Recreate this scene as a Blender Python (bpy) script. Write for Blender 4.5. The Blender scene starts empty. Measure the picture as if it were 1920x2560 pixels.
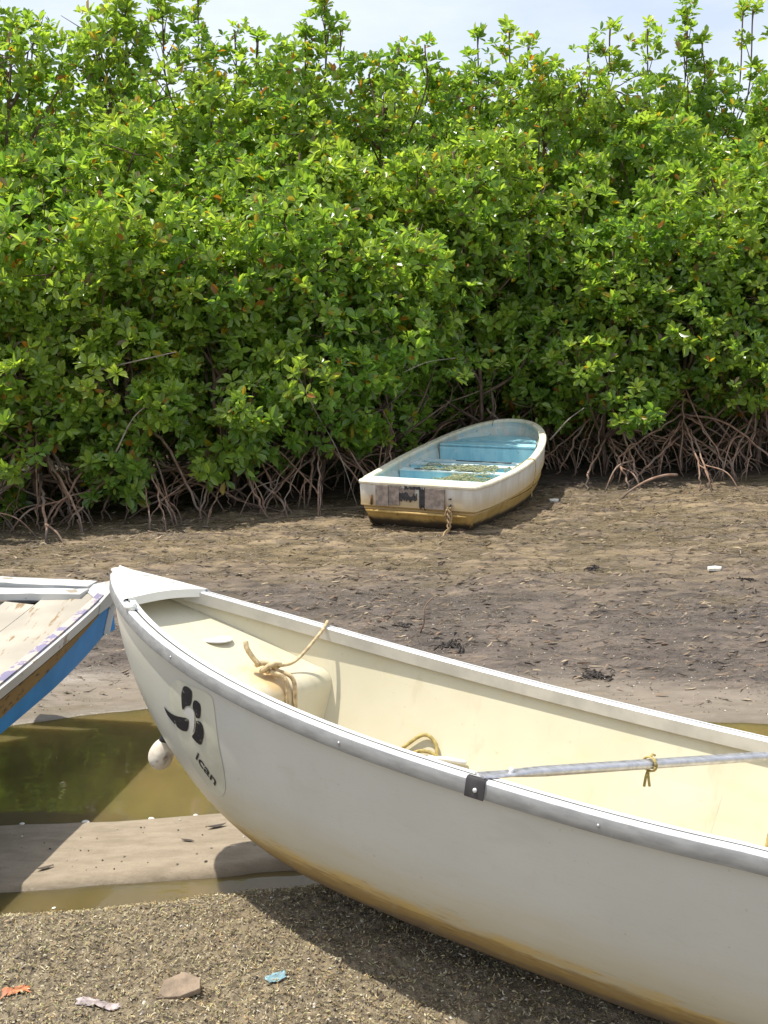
import bpy, bmesh, math, random
import numpy as np
from mathutils import Matrix, Vector
from mathutils.bvhtree import BVHTree

R_ = math.radians
sc = bpy.context.scene
COL = sc.collection

# ------------------------------------------------------------------ camera
CAM_H, PITCH, ROLL, FPX = 1.6, 10.972, -0.960, 2544.4
cam = bpy.data.cameras.new("camera")
cam.sensor_fit = 'VERTICAL'
cam.sensor_height = 36.0
cam.sensor_width = 36.0
cam.lens = FPX / 2560.0 * 36.0
cam.clip_start = 0.05
cam.clip_end = 3000.0
camo = bpy.data.objects.new("camera", cam)
COL.objects.link(camo)
_p, _r = R_(PITCH), R_(ROLL)
_fw = Vector((0, math.cos(_p), -math.sin(_p)))
_up = Vector((0, math.sin(_p), math.cos(_p)))
_rt = Vector((1, 0, 0))
_r2 = _rt * math.cos(_r) + _up * math.sin(_r)
_u2 = _up * math.cos(_r) - _rt * math.sin(_r)
_m = Matrix((_r2, _u2, -_fw)).transposed().to_4x4()
_m.translation = Vector((0, 0, CAM_H))
camo.matrix_world = _m
sc.camera = camo

# ------------------------------------------------------------------ light
SUN_EL, SUN_AZ = 70.0, -74.0          # azimuth from +Y towards +X
sun = bpy.data.lights.new("sun", 'SUN')
sun.energy = 4.7
sun.angle = R_(0.55)
sun.color = (1.0, 0.95, 0.86)
suno = bpy.data.objects.new("sun", sun)
COL.objects.link(suno)
_d = Vector((math.sin(R_(SUN_AZ)) * math.cos(R_(SUN_EL)), math.cos(R_(SUN_AZ)) * math.cos(R_(SUN_EL)), math.sin(R_(SUN_EL))))
suno.rotation_euler = _d.to_track_quat('Z', 'Y').to_euler()

world = bpy.data.worlds.new("World")
sc.world = world
world.use_nodes = True
wt = world.node_tree
wt.nodes.clear()
_o = wt.nodes.new('ShaderNodeOutputWorld')
_bg = wt.nodes.new('ShaderNodeBackground')
_sky = wt.nodes.new('ShaderNodeTexSky')
_sky.sky_type = 'NISHITA'
_sky.sun_disc = False
_sky.sun_elevation = R_(SUN_EL)
_sky.sun_rotation = R_(SUN_AZ)
_sky.air_density = 1.0
_sky.dust_density = 2.0
_bg.inputs['Strength'].default_value = 0.140
# thin high cloud over the blue
_tc = wt.nodes.new('ShaderNodeTexCoord')
_mp = wt.nodes.new('ShaderNodeMapping')
_mp.inputs['Scale'].default_value = (1.6, 1.6, 5.0)
_nz = wt.nodes.new('ShaderNodeTexNoise')
_nz.inputs['Scale'].default_value = 2.2
_nz.inputs['Detail'].default_value = 7.0
_nz.inputs['Roughness'].default_value = 0.55
_rp = wt.nodes.new('ShaderNodeValToRGB')
_rp.color_ramp.elements[0].position = 0.34
_rp.color_ramp.elements[0].color = (0.50, 0.50, 0.50, 1)
_rp.color_ramp.elements[1].position = 0.68
_rp.color_ramp.elements[1].color = (0.86, 0.86, 0.86, 1)
_mx = wt.nodes.new('ShaderNodeMix')
_mx.data_type = 'RGBA'
_mx.inputs[7].default_value = (6.0, 6.4, 7.2, 1)
wt.links.new(_tc.outputs['Generated'], _mp.inputs['Vector'])
wt.links.new(_mp.outputs['Vector'], _nz.inputs['Vector'])
wt.links.new(_nz.outputs['Fac'], _rp.inputs['Fac'])
wt.links.new(_rp.outputs['Color'], _mx.inputs[0])
wt.links.new(_sky.outputs['Color'], _mx.inputs[6])
wt.links.new(_mx.outputs[2], _bg.inputs['Color'])
wt.links.new(_bg.outputs['Background'], _o.inputs['Surface'])

sc.view_settings.view_transform = 'Standard'
sc.view_settings.look = 'None'
sc.view_settings.gamma = 1.0
sc.view_settings.exposure = 0.30
sc.render.engine = 'CYCLES'
sc.cycles.max_bounces = 8
sc.cycles.diffuse_bounces = 6
sc.cycles.glossy_bounces = 3
sc.cycles.transmission_bounces = 6

# ------------------------------------------------------------------ helpers
def tag(o, label=None, cat=None, group=None, kind=None):
    if label: o['label'] = label
    if cat: o['category'] = cat
    if group: o['group'] = group
    if kind: o['kind'] = kind
    return o

def empty(name, loc=(0, 0, 0), rot=(0, 0, 0)):
    o = bpy.data.objects.new(name, None)
    o.empty_display_size = 0.1
    o.location = loc
    o.rotation_euler = rot
    COL.objects.link(o)
    return o

def link(name, me, parent=None):
    o = bpy.data.objects.new(name, me)
    COL.objects.link(o)
    if parent is not None:
        o.parent = parent
    return o

def mesh(name, verts, faces, mats, parent=None, smooth=True, fm=None, sharp=None):
    me = bpy.data.meshes.new(name)
    me.from_pydata([tuple(v) for v in verts], [], [tuple(f) for f in faces])
    if not isinstance(mats, (list, tuple)): mats = [mats]
    for m in mats: me.materials.append(m)
    if fm is not None:
        me.polygons.foreach_set('material_index', np.array(fm, dtype=np.int32))
    me.polygons.foreach_set('use_smooth', np.full(len(me.polygons), smooth, dtype=bool))
    me.update()
    if sharp: me.set_sharp_from_angle(angle=R_(sharp))
    return link(name, me, parent)

def fix_normals(o):
    bm = bmesh.new(); bm.from_mesh(o.data)
    bmesh.ops.recalc_face_normals(bm, faces=bm.faces)
    bm.to_mesh(o.data); bm.free(); o.data.update()
    return o

def np_mesh(name, V, Q, mat, parent=None, color=None, smooth=False):
    """V (n,3), Q (m,4) quads; color (n,3) per vertex"""
    me = bpy.data.meshes.new(name)
    V = np.ascontiguousarray(V, dtype=np.float32); Q = np.ascontiguousarray(Q, dtype=np.int32)
    k = Q.shape[1]
    me.vertices.add(len(V)); me.vertices.foreach_set('co', V.ravel())
    me.loops.add(Q.size); me.loops.foreach_set('vertex_index', Q.ravel())
    me.polygons.add(len(Q))
    me.polygons.foreach_set('loop_start', np.arange(0, Q.size, k, dtype=np.int32))
    me.polygons.foreach_set('use_smooth', np.full(len(Q), smooth, dtype=bool))
    me.materials.append(mat)
    me.update(calc_edges=True)
    if color is not None:
        a = me.attributes.new('tint', 'FLOAT_COLOR', 'POINT')
        c = np.ones((len(V), 4), dtype=np.float32); c[:, :3] = color
        a.data.foreach_set('color', c.ravel())
    return link(name, me, parent)

def spline(pts, n=8):
    P = np.array(pts, float)
    if len(P) < 3:
        return P
    Q = np.vstack([2 * P[0] - P[1], P, 2 * P[-1] - P[-2]])
    out = []
    for i in range(1, len(Q) - 2):
        t = np.linspace(0, 1, n, endpoint=False)[:, None]
        p0, p1, p2, p3 = Q[i - 1], Q[i], Q[i + 1], Q[i + 2]
        out.append(0.5 * (2 * p1 + (p2 - p0) * t + (2 * p0 - 5 * p1 + 4 * p2 - p3) * t ** 2 + (3 * p1 - p0 - 3 * p2 + p3) * t ** 3))
    out.append(P[-1:])
    return np.vstack(out)

def tube_geo(pts, rad, n=6, cap=True):
    P = np.array(pts, float)
    m = len(P)
    rad = np.full(m, rad) if np.isscalar(rad) else np.asarray(rad, float)
    T = np.gradient(P, axis=0)
    T /= np.maximum(np.linalg.norm(T, axis=1, keepdims=True), 1e-9)
    a = np.array([0.0, 0, 1]) if abs(T[0, 2]) < 0.9 else np.array([1.0, 0, 0])
    N = np.cross(T[0], a); N /= np.linalg.norm(N)
    V = []
    ang = np.linspace(0, 2 * np.pi, n, endpoint=False)
    for i in range(m):
        N = N - T[i] * (N @ T[i]); N /= max(np.linalg.norm(N), 1e-9)
        B = np.cross(T[i], N)
        V.append(P[i] + rad[i] * (np.cos(ang)[:, None] * N + np.sin(ang)[:, None] * B))
    V = np.vstack(V)
    F = []
    for i in range(m - 1):
        for j in range(n):
            F.append((i * n + j, i * n + (j + 1) % n, (i + 1) * n + (j + 1) % n, (i + 1) * n + j))
    if cap:
        F.append(tuple(range(n - 1, -1, -1)))
        F.append(tuple((m - 1) * n + j for j in range(n)))
    return V, F

class Geo:
    def __init__(s): s.v = []; s.f = []; s.m = []
    def add(s, V, F, m=0):
        o = len(s.v); s.v.extend([tuple(v) for v in V]); s.f.extend([tuple(i + o for i in f) for f in F]); s.m.extend([m] * len(F))
        return s
    def tube(s, pts, rad, n=6, m=0): return s.add(*tube_geo(pts, rad, n), m)
    def box(s, c, size, rot=None, m=0, bev=0.0):
        bm = bmesh.new(); bmesh.ops.create_cube(bm, size=1.0)
        bmesh.ops.scale(bm, vec=size, verts=bm.verts)
        if bev: bmesh.ops.bevel(bm, geom=bm.edges[:], offset=bev, segments=2, affect='EDGES')
        if rot is not None: bmesh.ops.transform(bm, matrix=rot.to_4x4(), verts=bm.verts)
        bmesh.ops.translate(bm, vec=c, verts=bm.verts)
        bm.verts.index_update()
        s.add([v.co[:] for v in bm.verts], [[v.index for v in f.verts] for f in bm.faces], m); bm.free()
        return s
    def build(s, name, mats, parent=None, smooth=True, sharp=None):
        return mesh(name, s.v, s.f, mats, parent, smooth, s.m, sharp)

# ------------------------------------------------------------------ node DSL
class NT:
    def __init__(s, name):
        s.m = bpy.data.materials.new(name); s.m.use_nodes = True
        s.t = s.m.node_tree; s.t.nodes.clear()
        s.out = s.t.nodes.new('ShaderNodeOutputMaterial')
    def put(s, n, k, v):
        if isinstance(v, bpy.types.NodeSocket): s.t.links.new(v, n.inputs[k])
        else:
            if isinstance(v, (tuple, list)) and len(v) == 3 and n.inputs[k].type == 'RGBA': v = tuple(v) + (1,)
            n.inputs[k].default_value = v
    def n(s, kind, out=0, props=None, **kw):
        nd = s.t.nodes.new('ShaderNode' + kind)
        for a, b in (props or {}).items(): setattr(nd, a, b)
        for k, v in kw.items(): s.put(nd, k.replace('_', ' '), v)
        return nd.outputs[out]
    def math(s, op, a, b=0.0, c=0.0, clamp=False):
        nd = s.t.nodes.new('ShaderNodeMath'); nd.operation = op; nd.use_clamp = clamp
        s.put(nd, 0, a); s.put(nd, 1, b); s.put(nd, 2, c); return nd.outputs[0]
    def mix(s, f, a, b, mode='MIX'):
        nd = s.t.nodes.new('ShaderNodeMix'); nd.data_type = 'RGBA'; nd.blend_type = mode
        s.put(nd, 0, f); s.put(nd, 6, a); s.put(nd, 7, b); return nd.outputs[2]
    def ss(s, x, lo, hi, a=0.0, b=1.0):
        nd = s.t.nodes.new('ShaderNodeMapRange'); nd.interpolation_type = 'SMOOTHSTEP'
        s.put(nd, 0, x); s.put(nd, 1, lo); s.put(nd, 2, hi); s.put(nd, 3, a); s.put(nd, 4, b); return nd.outputs[0]
    def pos(s): return s.n('NewGeometry', 'Position')
    def obj(s): return s.n('TexCoord', 'Object')
    def map(s, v, scale=(1, 1, 1), loc=(0, 0, 0)):
        return s.n('Mapping', Vector=v, Scale=scale, Location=loc)
    def noise(s, v, scale, detail=4.0, rough=0.55, out='Fac'):
        return s.n('TexNoise', out, Vector=v, Scale=scale, Detail=detail, Roughness=rough)
    def sep(s, v):
        nd = s.t.nodes.new('ShaderNodeSeparateXYZ'); s.put(nd, 0, v); return nd.outputs
    def bump(s, h, strength=0.3, dist=0.01, normal=None):
        kw = dict(Height=h, Strength=strength, Distance=dist)
        if normal is not None: kw['Normal'] = normal
        return s.n('Bump', **kw)
    def bsdf(s, **kw): return s.n('BsdfPrincipled', **kw)
    def fin(s, sh): s.t.links.new(sh, s.out.inputs['Surface']); return s.m

def simple(name, col, rough=0.6, metal=0.0, var=0.25, scale=8.0, bump=0.0):
    t = NT(name); p = t.obj()
    nz = t.noise(p, scale, 5)
    c = t.mix(t.ss(nz, 0.3, 0.7), tuple(x * (1 - var) for x in col), tuple(min(1, x * (1 + var)) for x in col))
    kw = dict(Base_Color=c, Roughness=rough, Metallic=metal)
    if bump: kw['Normal'] = t.bump(t.noise(p, scale * 6, 4), bump, 0.004)
    return t.fin(t.bsdf(**kw))

# ------------------------------------------------------------------ value noise (numpy)
def vnoise(x, y, seed=0):
    x = np.asarray(x, float); y = np.asarray(y, float)
    xi = np.floor(x).astype(np.int64); yi = np.floor(y).astype(np.int64)
    fx = x - xi; fy = y - yi
    fx = fx * fx * (3 - 2 * fx); fy = fy * fy * (3 - 2 * fy)
    def h(a, b):
        n = (a * 374761393 + b * 668265263 + seed * 2147483647 + 12345) & 0xffffffff
        n = ((n ^ (n >> 13)) * 1274126177) & 0xffffffff
        n = (n ^ (n >> 16)) & 0xffff
        return n / 65535.0
    a = h(xi, yi); b = h(xi + 1, yi); c = h(xi, yi + 1); d = h(xi + 1, yi + 1)
    return (a * (1 - fx) + b * fx) * (1 - fy) + (c * (1 - fx) + d * fx) * fy
def fbm(x, y, seed=0, oct=4):
    r = 0; a = 0.5; f = 1.0
    for i in range(oct):
        r = r + a * (vnoise(x * f, y * f, seed + i * 17) - 0.5); a *= 0.5; f *= 2.03
    return r
def sstep(x, a, b):
    t = np.clip((np.asarray(x, float) - a) / (b - a), 0, 1); return t * t * (3 - 2 * t)

WATER_Z = -0.17
def zones(x, y):
    wob = 0.10 * fbm(x * 1.1, y * 0.8 + 5, 3, 3) + 0.03 * fbm(x * 5, y * 5, 9, 3)
    e_bank = 2.88 + 0.11 * (x + 1.2) + wob            # foot of the seaweed bank
    e_sand = 3.34 + 0.055 * (x + 1.38) + wob * 0.7    # sand strip -> puddle
    e_mud = np.where(x < 0, 4.50 + 0.16 * np.minimum(x + 1.05, 0) * 2.0, 4.52 - 0.22 * x) + wob
    return e_bank, e_sand, e_mud
def ground_z(x, y):
    x = np.asarray(x, float); y = np.asarray(y, float)
    eb, es, em = zones(x, y)
    z = np.zeros_like(x)
    bank = -0.005 + 0.02 * fbm(x * 1.7, y * 1.7, 21, 3) + 0.030 * fbm(x * 9, y * 12, 22, 4) + 0.022 * fbm(x * 30, y * 38, 23, 2)
    sand = WATER_Z + 0.018 + 0.008 * fbm(x * 3, y * 7, 5, 3) + 0.022 * sstep(x, -1.2, 0.2)
    chan = WATER_Z - 0.03
    pud = WATER_Z - 0.09
    mud = WATER_Z + 0.012 - 0.034 * sstep(y, 5.0, 8.0) * sstep(y, 3.0, 5.2) + 0.020 * sstep(y, em, em + 0.9)
    lump = sstep(y, em + 0.02, em + 0.7)
    mud = mud + lump * (0.055 * fbm(x * 2.4, y * 4.5, 31, 4) + 0.058 * fbm(x * 3, y * 15, 33, 3) + 0.048 * fbm(x * 8, y * 38, 35, 2)) 
    mud = mud + 0.25 * sstep(y, 14, 60) + 0.05 * sstep(y, 9.5, 12)
    z = bank + (chan - bank) * sstep(y, eb - 0.42, eb + 0.015)
    z = z + (sand - z) * sstep(y, eb + 0.015, eb + 0.075)
    z = z + (pud - z) * sstep(y, es - 0.03, es + 0.16)
    z = z + (mud - z) * sstep(y, em - 0.22, em + 0.03)
    return z
def gz(x, y): return float(ground_z(np.array([x]), np.array([y]))[0])

# ------------------------------------------------------------------ ground
def ground_material():
    t = NT('shore'); P = t.pos(); s = t.sep(P); x, y, z = s[0], s[1], s[2]
    # zone edges wobble with noise
    nb = t.noise(P, 1.3, 4); wob = t.math('MULTIPLY', t.math('SUBTRACT', nb, 0.5), 0.35)
    yy = t.math('ADD', y, wob)
    # --- seaweed bank
    st = t.map(P, (1.0, 1.0, 1.0))
    w1 = t.noise(st, 45, 6, 0.7); w2 = t.noise(t.map(P, (1, 2.2, 1)), 120, 4, 0.7); w3 = t.noise(P, 4.0, 3)
    weed = t.mix(t.ss(w1, 0.34, 0.66), (0.085, 0.066, 0.042), (0.36, 0.29, 0.185))
    weed = t.mix(t.ss(w2, 0.52, 0.75), weed, (0.46, 0.39, 0.26))
    weed = t.mix(t.ss(w3, 0.40, 0.70, 0, 0.55), weed, (0.30, 0.235, 0.15))
    # --- sand
    sn = t.noise(t.map(P, (1, 3, 1)), 9, 6, 0.65)
    sand = t.mix(t.ss(sn, 0.3, 0.7), (0.235, 0.190, 0.132), (0.320, 0.262, 0.188))
    sand = t.mix(t.ss(t.noise(P, 160, 2), 0.60, 0.72, 0, 0.5), sand, (0.20, 0.15, 0.10))
    # --- mud
    mp = t.map(P, (0.6, 1.7, 1))
    m1 = t.noise(mp, 3.0, 7, 0.66); m2 = t.noise(mp, 22, 5, 0.7); m3 = t.noise(t.map(P, (0.35, 1.0, 1)), 0.9, 3)
    mud = t.mix(t.ss(m1, 0.32, 0.68), (0.100, 0.077, 0.060), (0.185, 0.145, 0.112))
    mud = t.mix(t.ss(m2, 0.30, 0.47, 0.75, 0.0), mud, (0.085, 0.062, 0.048))
    m4 = t.noise(t.map(P, (3.4, 19.0, 1)), 1.0, 6, 0.64)
    mud = t.mix(t.ss(m4, 0.36, 0.52, 0.9, 0.0), mud, (0.062, 0.047, 0.036))  # shade in the valleys between mud clumps put into the colour
    mud = t.mix(t.ss(m4, 0.60, 0.72, 0.0, 0.75), mud, (0.30, 0.225, 0.150))
    tan = t.mix(t.ss(m4, 0.36, 0.62), (0.115, 0.080, 0.050), (0.34, 0.250, 0.145))
    far = t.math('MULTIPLY', t.ss(y, 5.6, 7.6), t.ss(m3, 0.30, 0.58, 0.35, 1.0))
    mud = t.mix(far, mud, tan)
    damp = t.ss(t.noise(t.map(P, (0.8, 2.2, 1)), 1.6, 4, 0.6), 0.47, 0.60)
    mud = t.mix(t.math('MULTIPLY', damp, 0.45), mud, (0.085, 0.068, 0.055))
    smooth = t.mix(t.ss(sn, 0.3, 0.7), (0.170, 0.138, 0.104), (0.222, 0.183, 0.140))
    near_pud = t.ss(t.math('SUBTRACT', yy, t.math('MULTIPLY', t.math('MAXIMUM', x, 0.0), -0.22)), 4.72, 5.05)
    mud = t.mix(near_pud, smooth, mud)
    # near-black ground below the mangroves
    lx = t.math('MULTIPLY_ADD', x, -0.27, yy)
    dark_gnd = t.mix(t.ss(m2, 0.35, 0.65), (0.030, 0.022, 0.016), (0.085, 0.062, 0.045))
    mud = t.mix(t.ss(lx, 9.35, 9.95), mud, dark_gnd)
    eb = t.math('MULTIPLY_ADD', x, -0.11, y)
    c = t.mix(t.ss(eb, 3.0, 3.04), weed, sand)
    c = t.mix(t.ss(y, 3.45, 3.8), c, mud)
    # wet ground near the water line
    wet = t.ss(z, WATER_Z - 0.004, WATER_Z + 0.016, 1.0, 0.0)
    c = t.mix(t.math('MULTIPLY', wet, 0.7), c, t.mix(0.55, c, (0.09, 0.07, 0.02)))
    mudzone = t.ss(y, 3.45, 3.8)
    rough = t.math('SUBTRACT', 0.92, t.math('MULTIPLY', t.math('MAXIMUM', wet, t.math('MULTIPLY', mudzone, t.math('MAXIMUM', damp, t.ss(m1, 0.44, 0.62, 0.8, 0.2)))), 0.66))
    hb = t.math('ADD', t.math('MULTIPLY', w1, t.ss(eb, 3.0, 3.04, 1.0, 0.12)), t.math('MULTIPLY', t.math('MULTIPLY_ADD', m4, 1.6, m2), t.math('MULTIPLY', near_pud, mudzone)))
    nrm = t.bump(hb, 0.85, 0.030)
    return t.fin(t.bsdf(Base_Color=c, Roughness=rough, Normal=nrm))

def axis(pts):
    out = [pts[0][0]]
    for (a, b, st0, st1) in pts:
        p = a; n = 0
        while p < b - 1e-6:
            f = (p - a) / (b - a); st = st0 + (st1 - st0) * f
            p = min(p + st, b); out.append(p)
    return np.array(out)
xs_p = axis([(0, 2.6, 0.016, 0.018), (2.6, 7, 0.03, 0.15), (7, 40, 0.3, 6), (40, 600, 10, 120)])
xs = np.concatenate([-xs_p[::-1][:-1], xs_p])
ys = axis([(-400, -20, 90, 12), (-20, 0.5, 6, 0.3), (0.5, 1.8, 0.1, 0.02), (1.8, 5.0, 0.012, 0.016), (5.0, 11, 0.018, 0.05), (11, 30, 0.1, 3), (30, 900, 6, 150)])
X, Y = np.meshgrid(xs, ys, indexing='xy')
Z = ground_z(X.ravel(), Y.ravel())
nx, ny = len(xs), len(ys)
ii = np.arange(nx * ny).reshape(ny, nx)
Q = np.stack([ii[:-1, :-1], ii[:-1, 1:], ii[1:, 1:], ii[1:, :-1]], -1).reshape(-1, 4)
tag(np_mesh('ground', np.stack([X.ravel(), Y.ravel(), Z], -1), Q, ground_material(), smooth=True), kind='structure')

def water_material():
    t = NT('murky_water'); P = t.pos()
    n1 = t.noise(t.map(P, (1, 2.6, 1)), 7, 3); n2 = t.noise(t.map(P, (1.6, 0.8, 1)), 1.8, 4)
    c = t.mix(t.ss(n2, 0.3, 0.7), (0.120, 0.094, 0.036), (0.180, 0.126, 0.050))
    return t.fin(t.bsdf(Base_Color=c, Roughness=0.03, IOR=1.36, Subsurface_Weight=0.75, Subsurface_Radius=(1.0, 0.8, 0.35), Subsurface_Scale=0.45, Normal=t.bump(n1, 0.05, 0.01)))
M_water = water_material()
def water(name, x0, x1, y0, y1):
    wx = np.linspace(x0, x1, 60); wy = np.linspace(y0, y1, 8)
    V = [(a, b, WATER_Z) for b in wy for a in wx]
    F = [(j * 60 + i, j * 60 + i + 1, (j + 1) * 60 + i + 1, (j + 1) * 60 + i) for j in range(7) for i in range(59)]
    return tag(mesh(name, V, F, M_water, smooth=True), kind='structure')
water('puddle', -5.2, 5.2, 2.3, 4.75)

# ------------------------------------------------------------------ mangroves
def leaf_material():
    t = NT('mangrove_leaf')
    c = t.n('Attribute', 'Color', props={'attribute_name': 'tint'})
    tr = t.mix(1.0, c, (1.75, 1.75, 0.75), 'MULTIPLY')
    b = t.bsdf(Base_Color=c, Roughness=0.30, Specular_IOR_Level=0.7)
    tl = t.n('BsdfTranslucent', Color=tr)
    return t.fin(mixsh(t, 0.54, b, tl))
def mixsh(t, f, a, b):
    nd = t.t.nodes.new('ShaderNodeMixShader'); t.put(nd, 0, f); t.put(nd, 1, a); t.put(nd, 2, b); return nd.outputs[0]
M_leaf = leaf_material()
M_bark = simple('mangrove_bark', (0.135, 0.088, 0.062), 0.85, 0, 0.4, 14, 0.5)
def root_material():
    t = NT('prop_root_bark'); P = t.pos(); n = t.noise(P, 18, 5); n2 = t.noise(P, 5, 3)
    c = t.mix(t.ss(n, 0.3, 0.7), (0.19, 0.105, 0.066), (0.40, 0.255, 0.175))
    c = t.mix(t.ss(n2, 0.45, 0.65, 0, 0.6), c, (0.25, 0.22, 0.19))
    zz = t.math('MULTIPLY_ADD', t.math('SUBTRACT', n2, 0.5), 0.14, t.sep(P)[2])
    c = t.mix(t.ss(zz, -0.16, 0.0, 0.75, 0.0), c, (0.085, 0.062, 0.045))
    return t.fin(t.bsdf(Base_Color=c, Roughness=0.8, Normal=t.bump(n, 0.5, 0.004)))
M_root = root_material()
M_twig = simple('grey_twig', (0.26, 0.22, 0.18), 0.85, 0, 0.3, 14)

def unit(v): return v / np.maximum(np.linalg.norm(v, axis=-1, keepdims=True), 1e-9)
def make_leaves(C, A, rng, leaf=0.097, per=8, gold=0.03, base=None):
    """rosettes of leaves at C (n,3) about axes A (n,3)"""
    n = len(C)
    A = unit(A)
    ref = np.where(np.abs(A[:, 2:3]) < 0.9, np.array([[0, 0, 1.0]]), np.array([[1.0, 0, 0]]))
    U = unit(np.cross(A, ref)); W = np.cross(A, U)
    ph = rng.uniform(0, 2 * np.pi, (n, 1)) + np.arange(per)[None] * 2.399 + rng.normal(0, 0.25, (n, per))
    tilt = np.radians(rng.uniform(18, 88, (n, per)))
    D = np.cos(tilt)[..., None] * A[:, None] + np.sin(tilt)[..., None] * (np.cos(ph)[..., None] * U[:, None] + np.sin(ph)[..., None] * W[:, None])
    D = unit(D)
    side = unit(np.cross(D, A[:, None] + 0.05))
    nor = np.cross(side, D)
    L = leaf * rng.uniform(0.60, 1.15, (n, per))[..., None] * rng.uniform(0.72, 1.18, (n, 1))[..., None]
    Wd = L * rng.uniform(0.19, 0.28, (n, per))[..., None]
    roll = rng.normal(0, 0.35, (n, per))[..., None]
    side = side * np.cos(roll) + nor * np.sin(roll); nor = np.cross(side, D)
    b = C[:, None] + D * 0.012
    droop = -nor * L * 0.16
    v0 = b; v3 = b + D * L + droop
    v1 = b + D * L * 0.38 + side * Wd * 0.85 + nor * Wd * 0.30; v2 = b + D * L * 0.74 + side * Wd * 0.9 + droop * 0.4 + nor * Wd * 0.30
    v5 = b + D * L * 0.38 - side * Wd * 0.85 + nor * Wd * 0.30; v4 = b + D * L * 0.74 - side * Wd * 0.9 + droop * 0.4 + nor * Wd * 0.30
    V = np.stack([v0, v1, v2, v3, v4, v5], 2).reshape(-1, 3)
    k = np.arange(n * per)[:, None] * 6
    Q = np.stack([k + np.array([[0, 1, 2, 3]]), k + np.array([[0, 3, 4, 5]])], 1).reshape(-1, 4)
    # leaf colours: green, with old yellow leaves and a few orange ones
    g = np.array([0.158, 0.282, 0.052]) if base is None else np.array(base)
    young = np.array([0.365, 0.455, 0.088])
    pat = vnoise(C[:, 0] * 1.3 + C[:, 1] + 40, C[:, 2] * 1.5 + 9, int(rng.integers(99)))[:, None, None]
    mixr = np.clip(rng.beta(1.5, 3.0, (n, 1, 1)) + 0.55 * (pat - 0.45) + rng.normal(0, 0.10, (n, per, 1)), 0, 1)
    colr = g * (1 - mixr) + young * mixr
    colr = colr * rng.uniform(0.72, 1.25, (n, per, 1))
    r = rng.uniform(0, 1, (n, per, 1))
    colr = np.where(r < gold, np.array([0.42, 0.30, 0.035]), colr)
    colr = np.where(r < gold * 0.3, np.array([0.36, 0.15, 0.03]), colr)
    colr = np.where(r > 0.988, np.array([0.20, 0.15, 0.09]), colr)
    c6 = np.repeat(colr.reshape(-1, 1, 3), 6, 1).reshape(-1, 3)
    return V, Q, c6

def crown_points(rng, h0, h1, rx, ry, nros, nlump, skirt=False):
    """lumpy crown: rosettes on the shells of many leaf clumps; local coords, trunk at origin"""
    C = []; A = []; lumps = []
    for i in range(nlump):
        f = (i + 0.5) / nlump
        zz = h0 + (h1 - h0) * f + rng.normal(0, 0.08)
        prof = 0.80 + 0.25 * math.sin(math.pi * min(1, f * 1.15)) - 0.30 * max(0, f - 0.72) / 0.28
        if skirt: prof = 1.30 - 0.75 * f
        a = i * 2.4 + rng.uniform(-0.6, 0.6)
        rr = rng.uniform(0.45, 1.0) * max(0.12, prof)
        lumps.append((math.cos(a) * rx * rr, math.sin(a) * ry * rr, zz, rng.uniform(0.26, 0.46)))
    per = max(8, nros // nlump)
    for (lx, ly, lz, lr) in lumps:
        d = unit(rng.normal(0, 1, (per, 3)))
        r = lr * rng.uniform(0.35, 1.0, (per, 1)) ** 0.5
        c = np.array([lx, ly, lz]) + d * r * np.array([1, 1, 0.85])
        a = d * 0.50 + np.array([-0.10, -0.38, 0.55]) + np.array([lx, ly, 0]) * 0.35 + rng.normal(0, 0.28, (per, 3))
        keep = c[:, 2] > h0 - 0.28
        C.append(c[keep]); A.append(a[keep])
    return np.vstack(C), np.vstack(A), lumps

def sprig_points(rng, x, y, z0, z1, spread, n):
    """tufts of rosettes at the ends of a few thin shoots; returns points, axes and the shoot tips"""
    k = max(2, n // 5); tips = []; C = []; A = []
    for i in range(k):
        f = i / max(1, k - 1); zz = z1 - (z1 - z0) * 0.62 * f
        a = i * 2.4 + rng.uniform(0, 1); rr = spread * (0.15 + 0.95 * f)
        tp = np.array([x + rr * math.cos(a), y + rr * math.sin(a), zz]); tips.append(tp)
        m = 6
        C.append(tp + rng.normal(0, 0.055, (m, 3)) * np.array([1, 1, 0.8])); A.append(np.stack([rng.normal(0, 0.35, m), rng.normal(0, 0.35, m), np.ones(m)], -1))
    return np.vstack(C), np.vstack(A), tips

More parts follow.
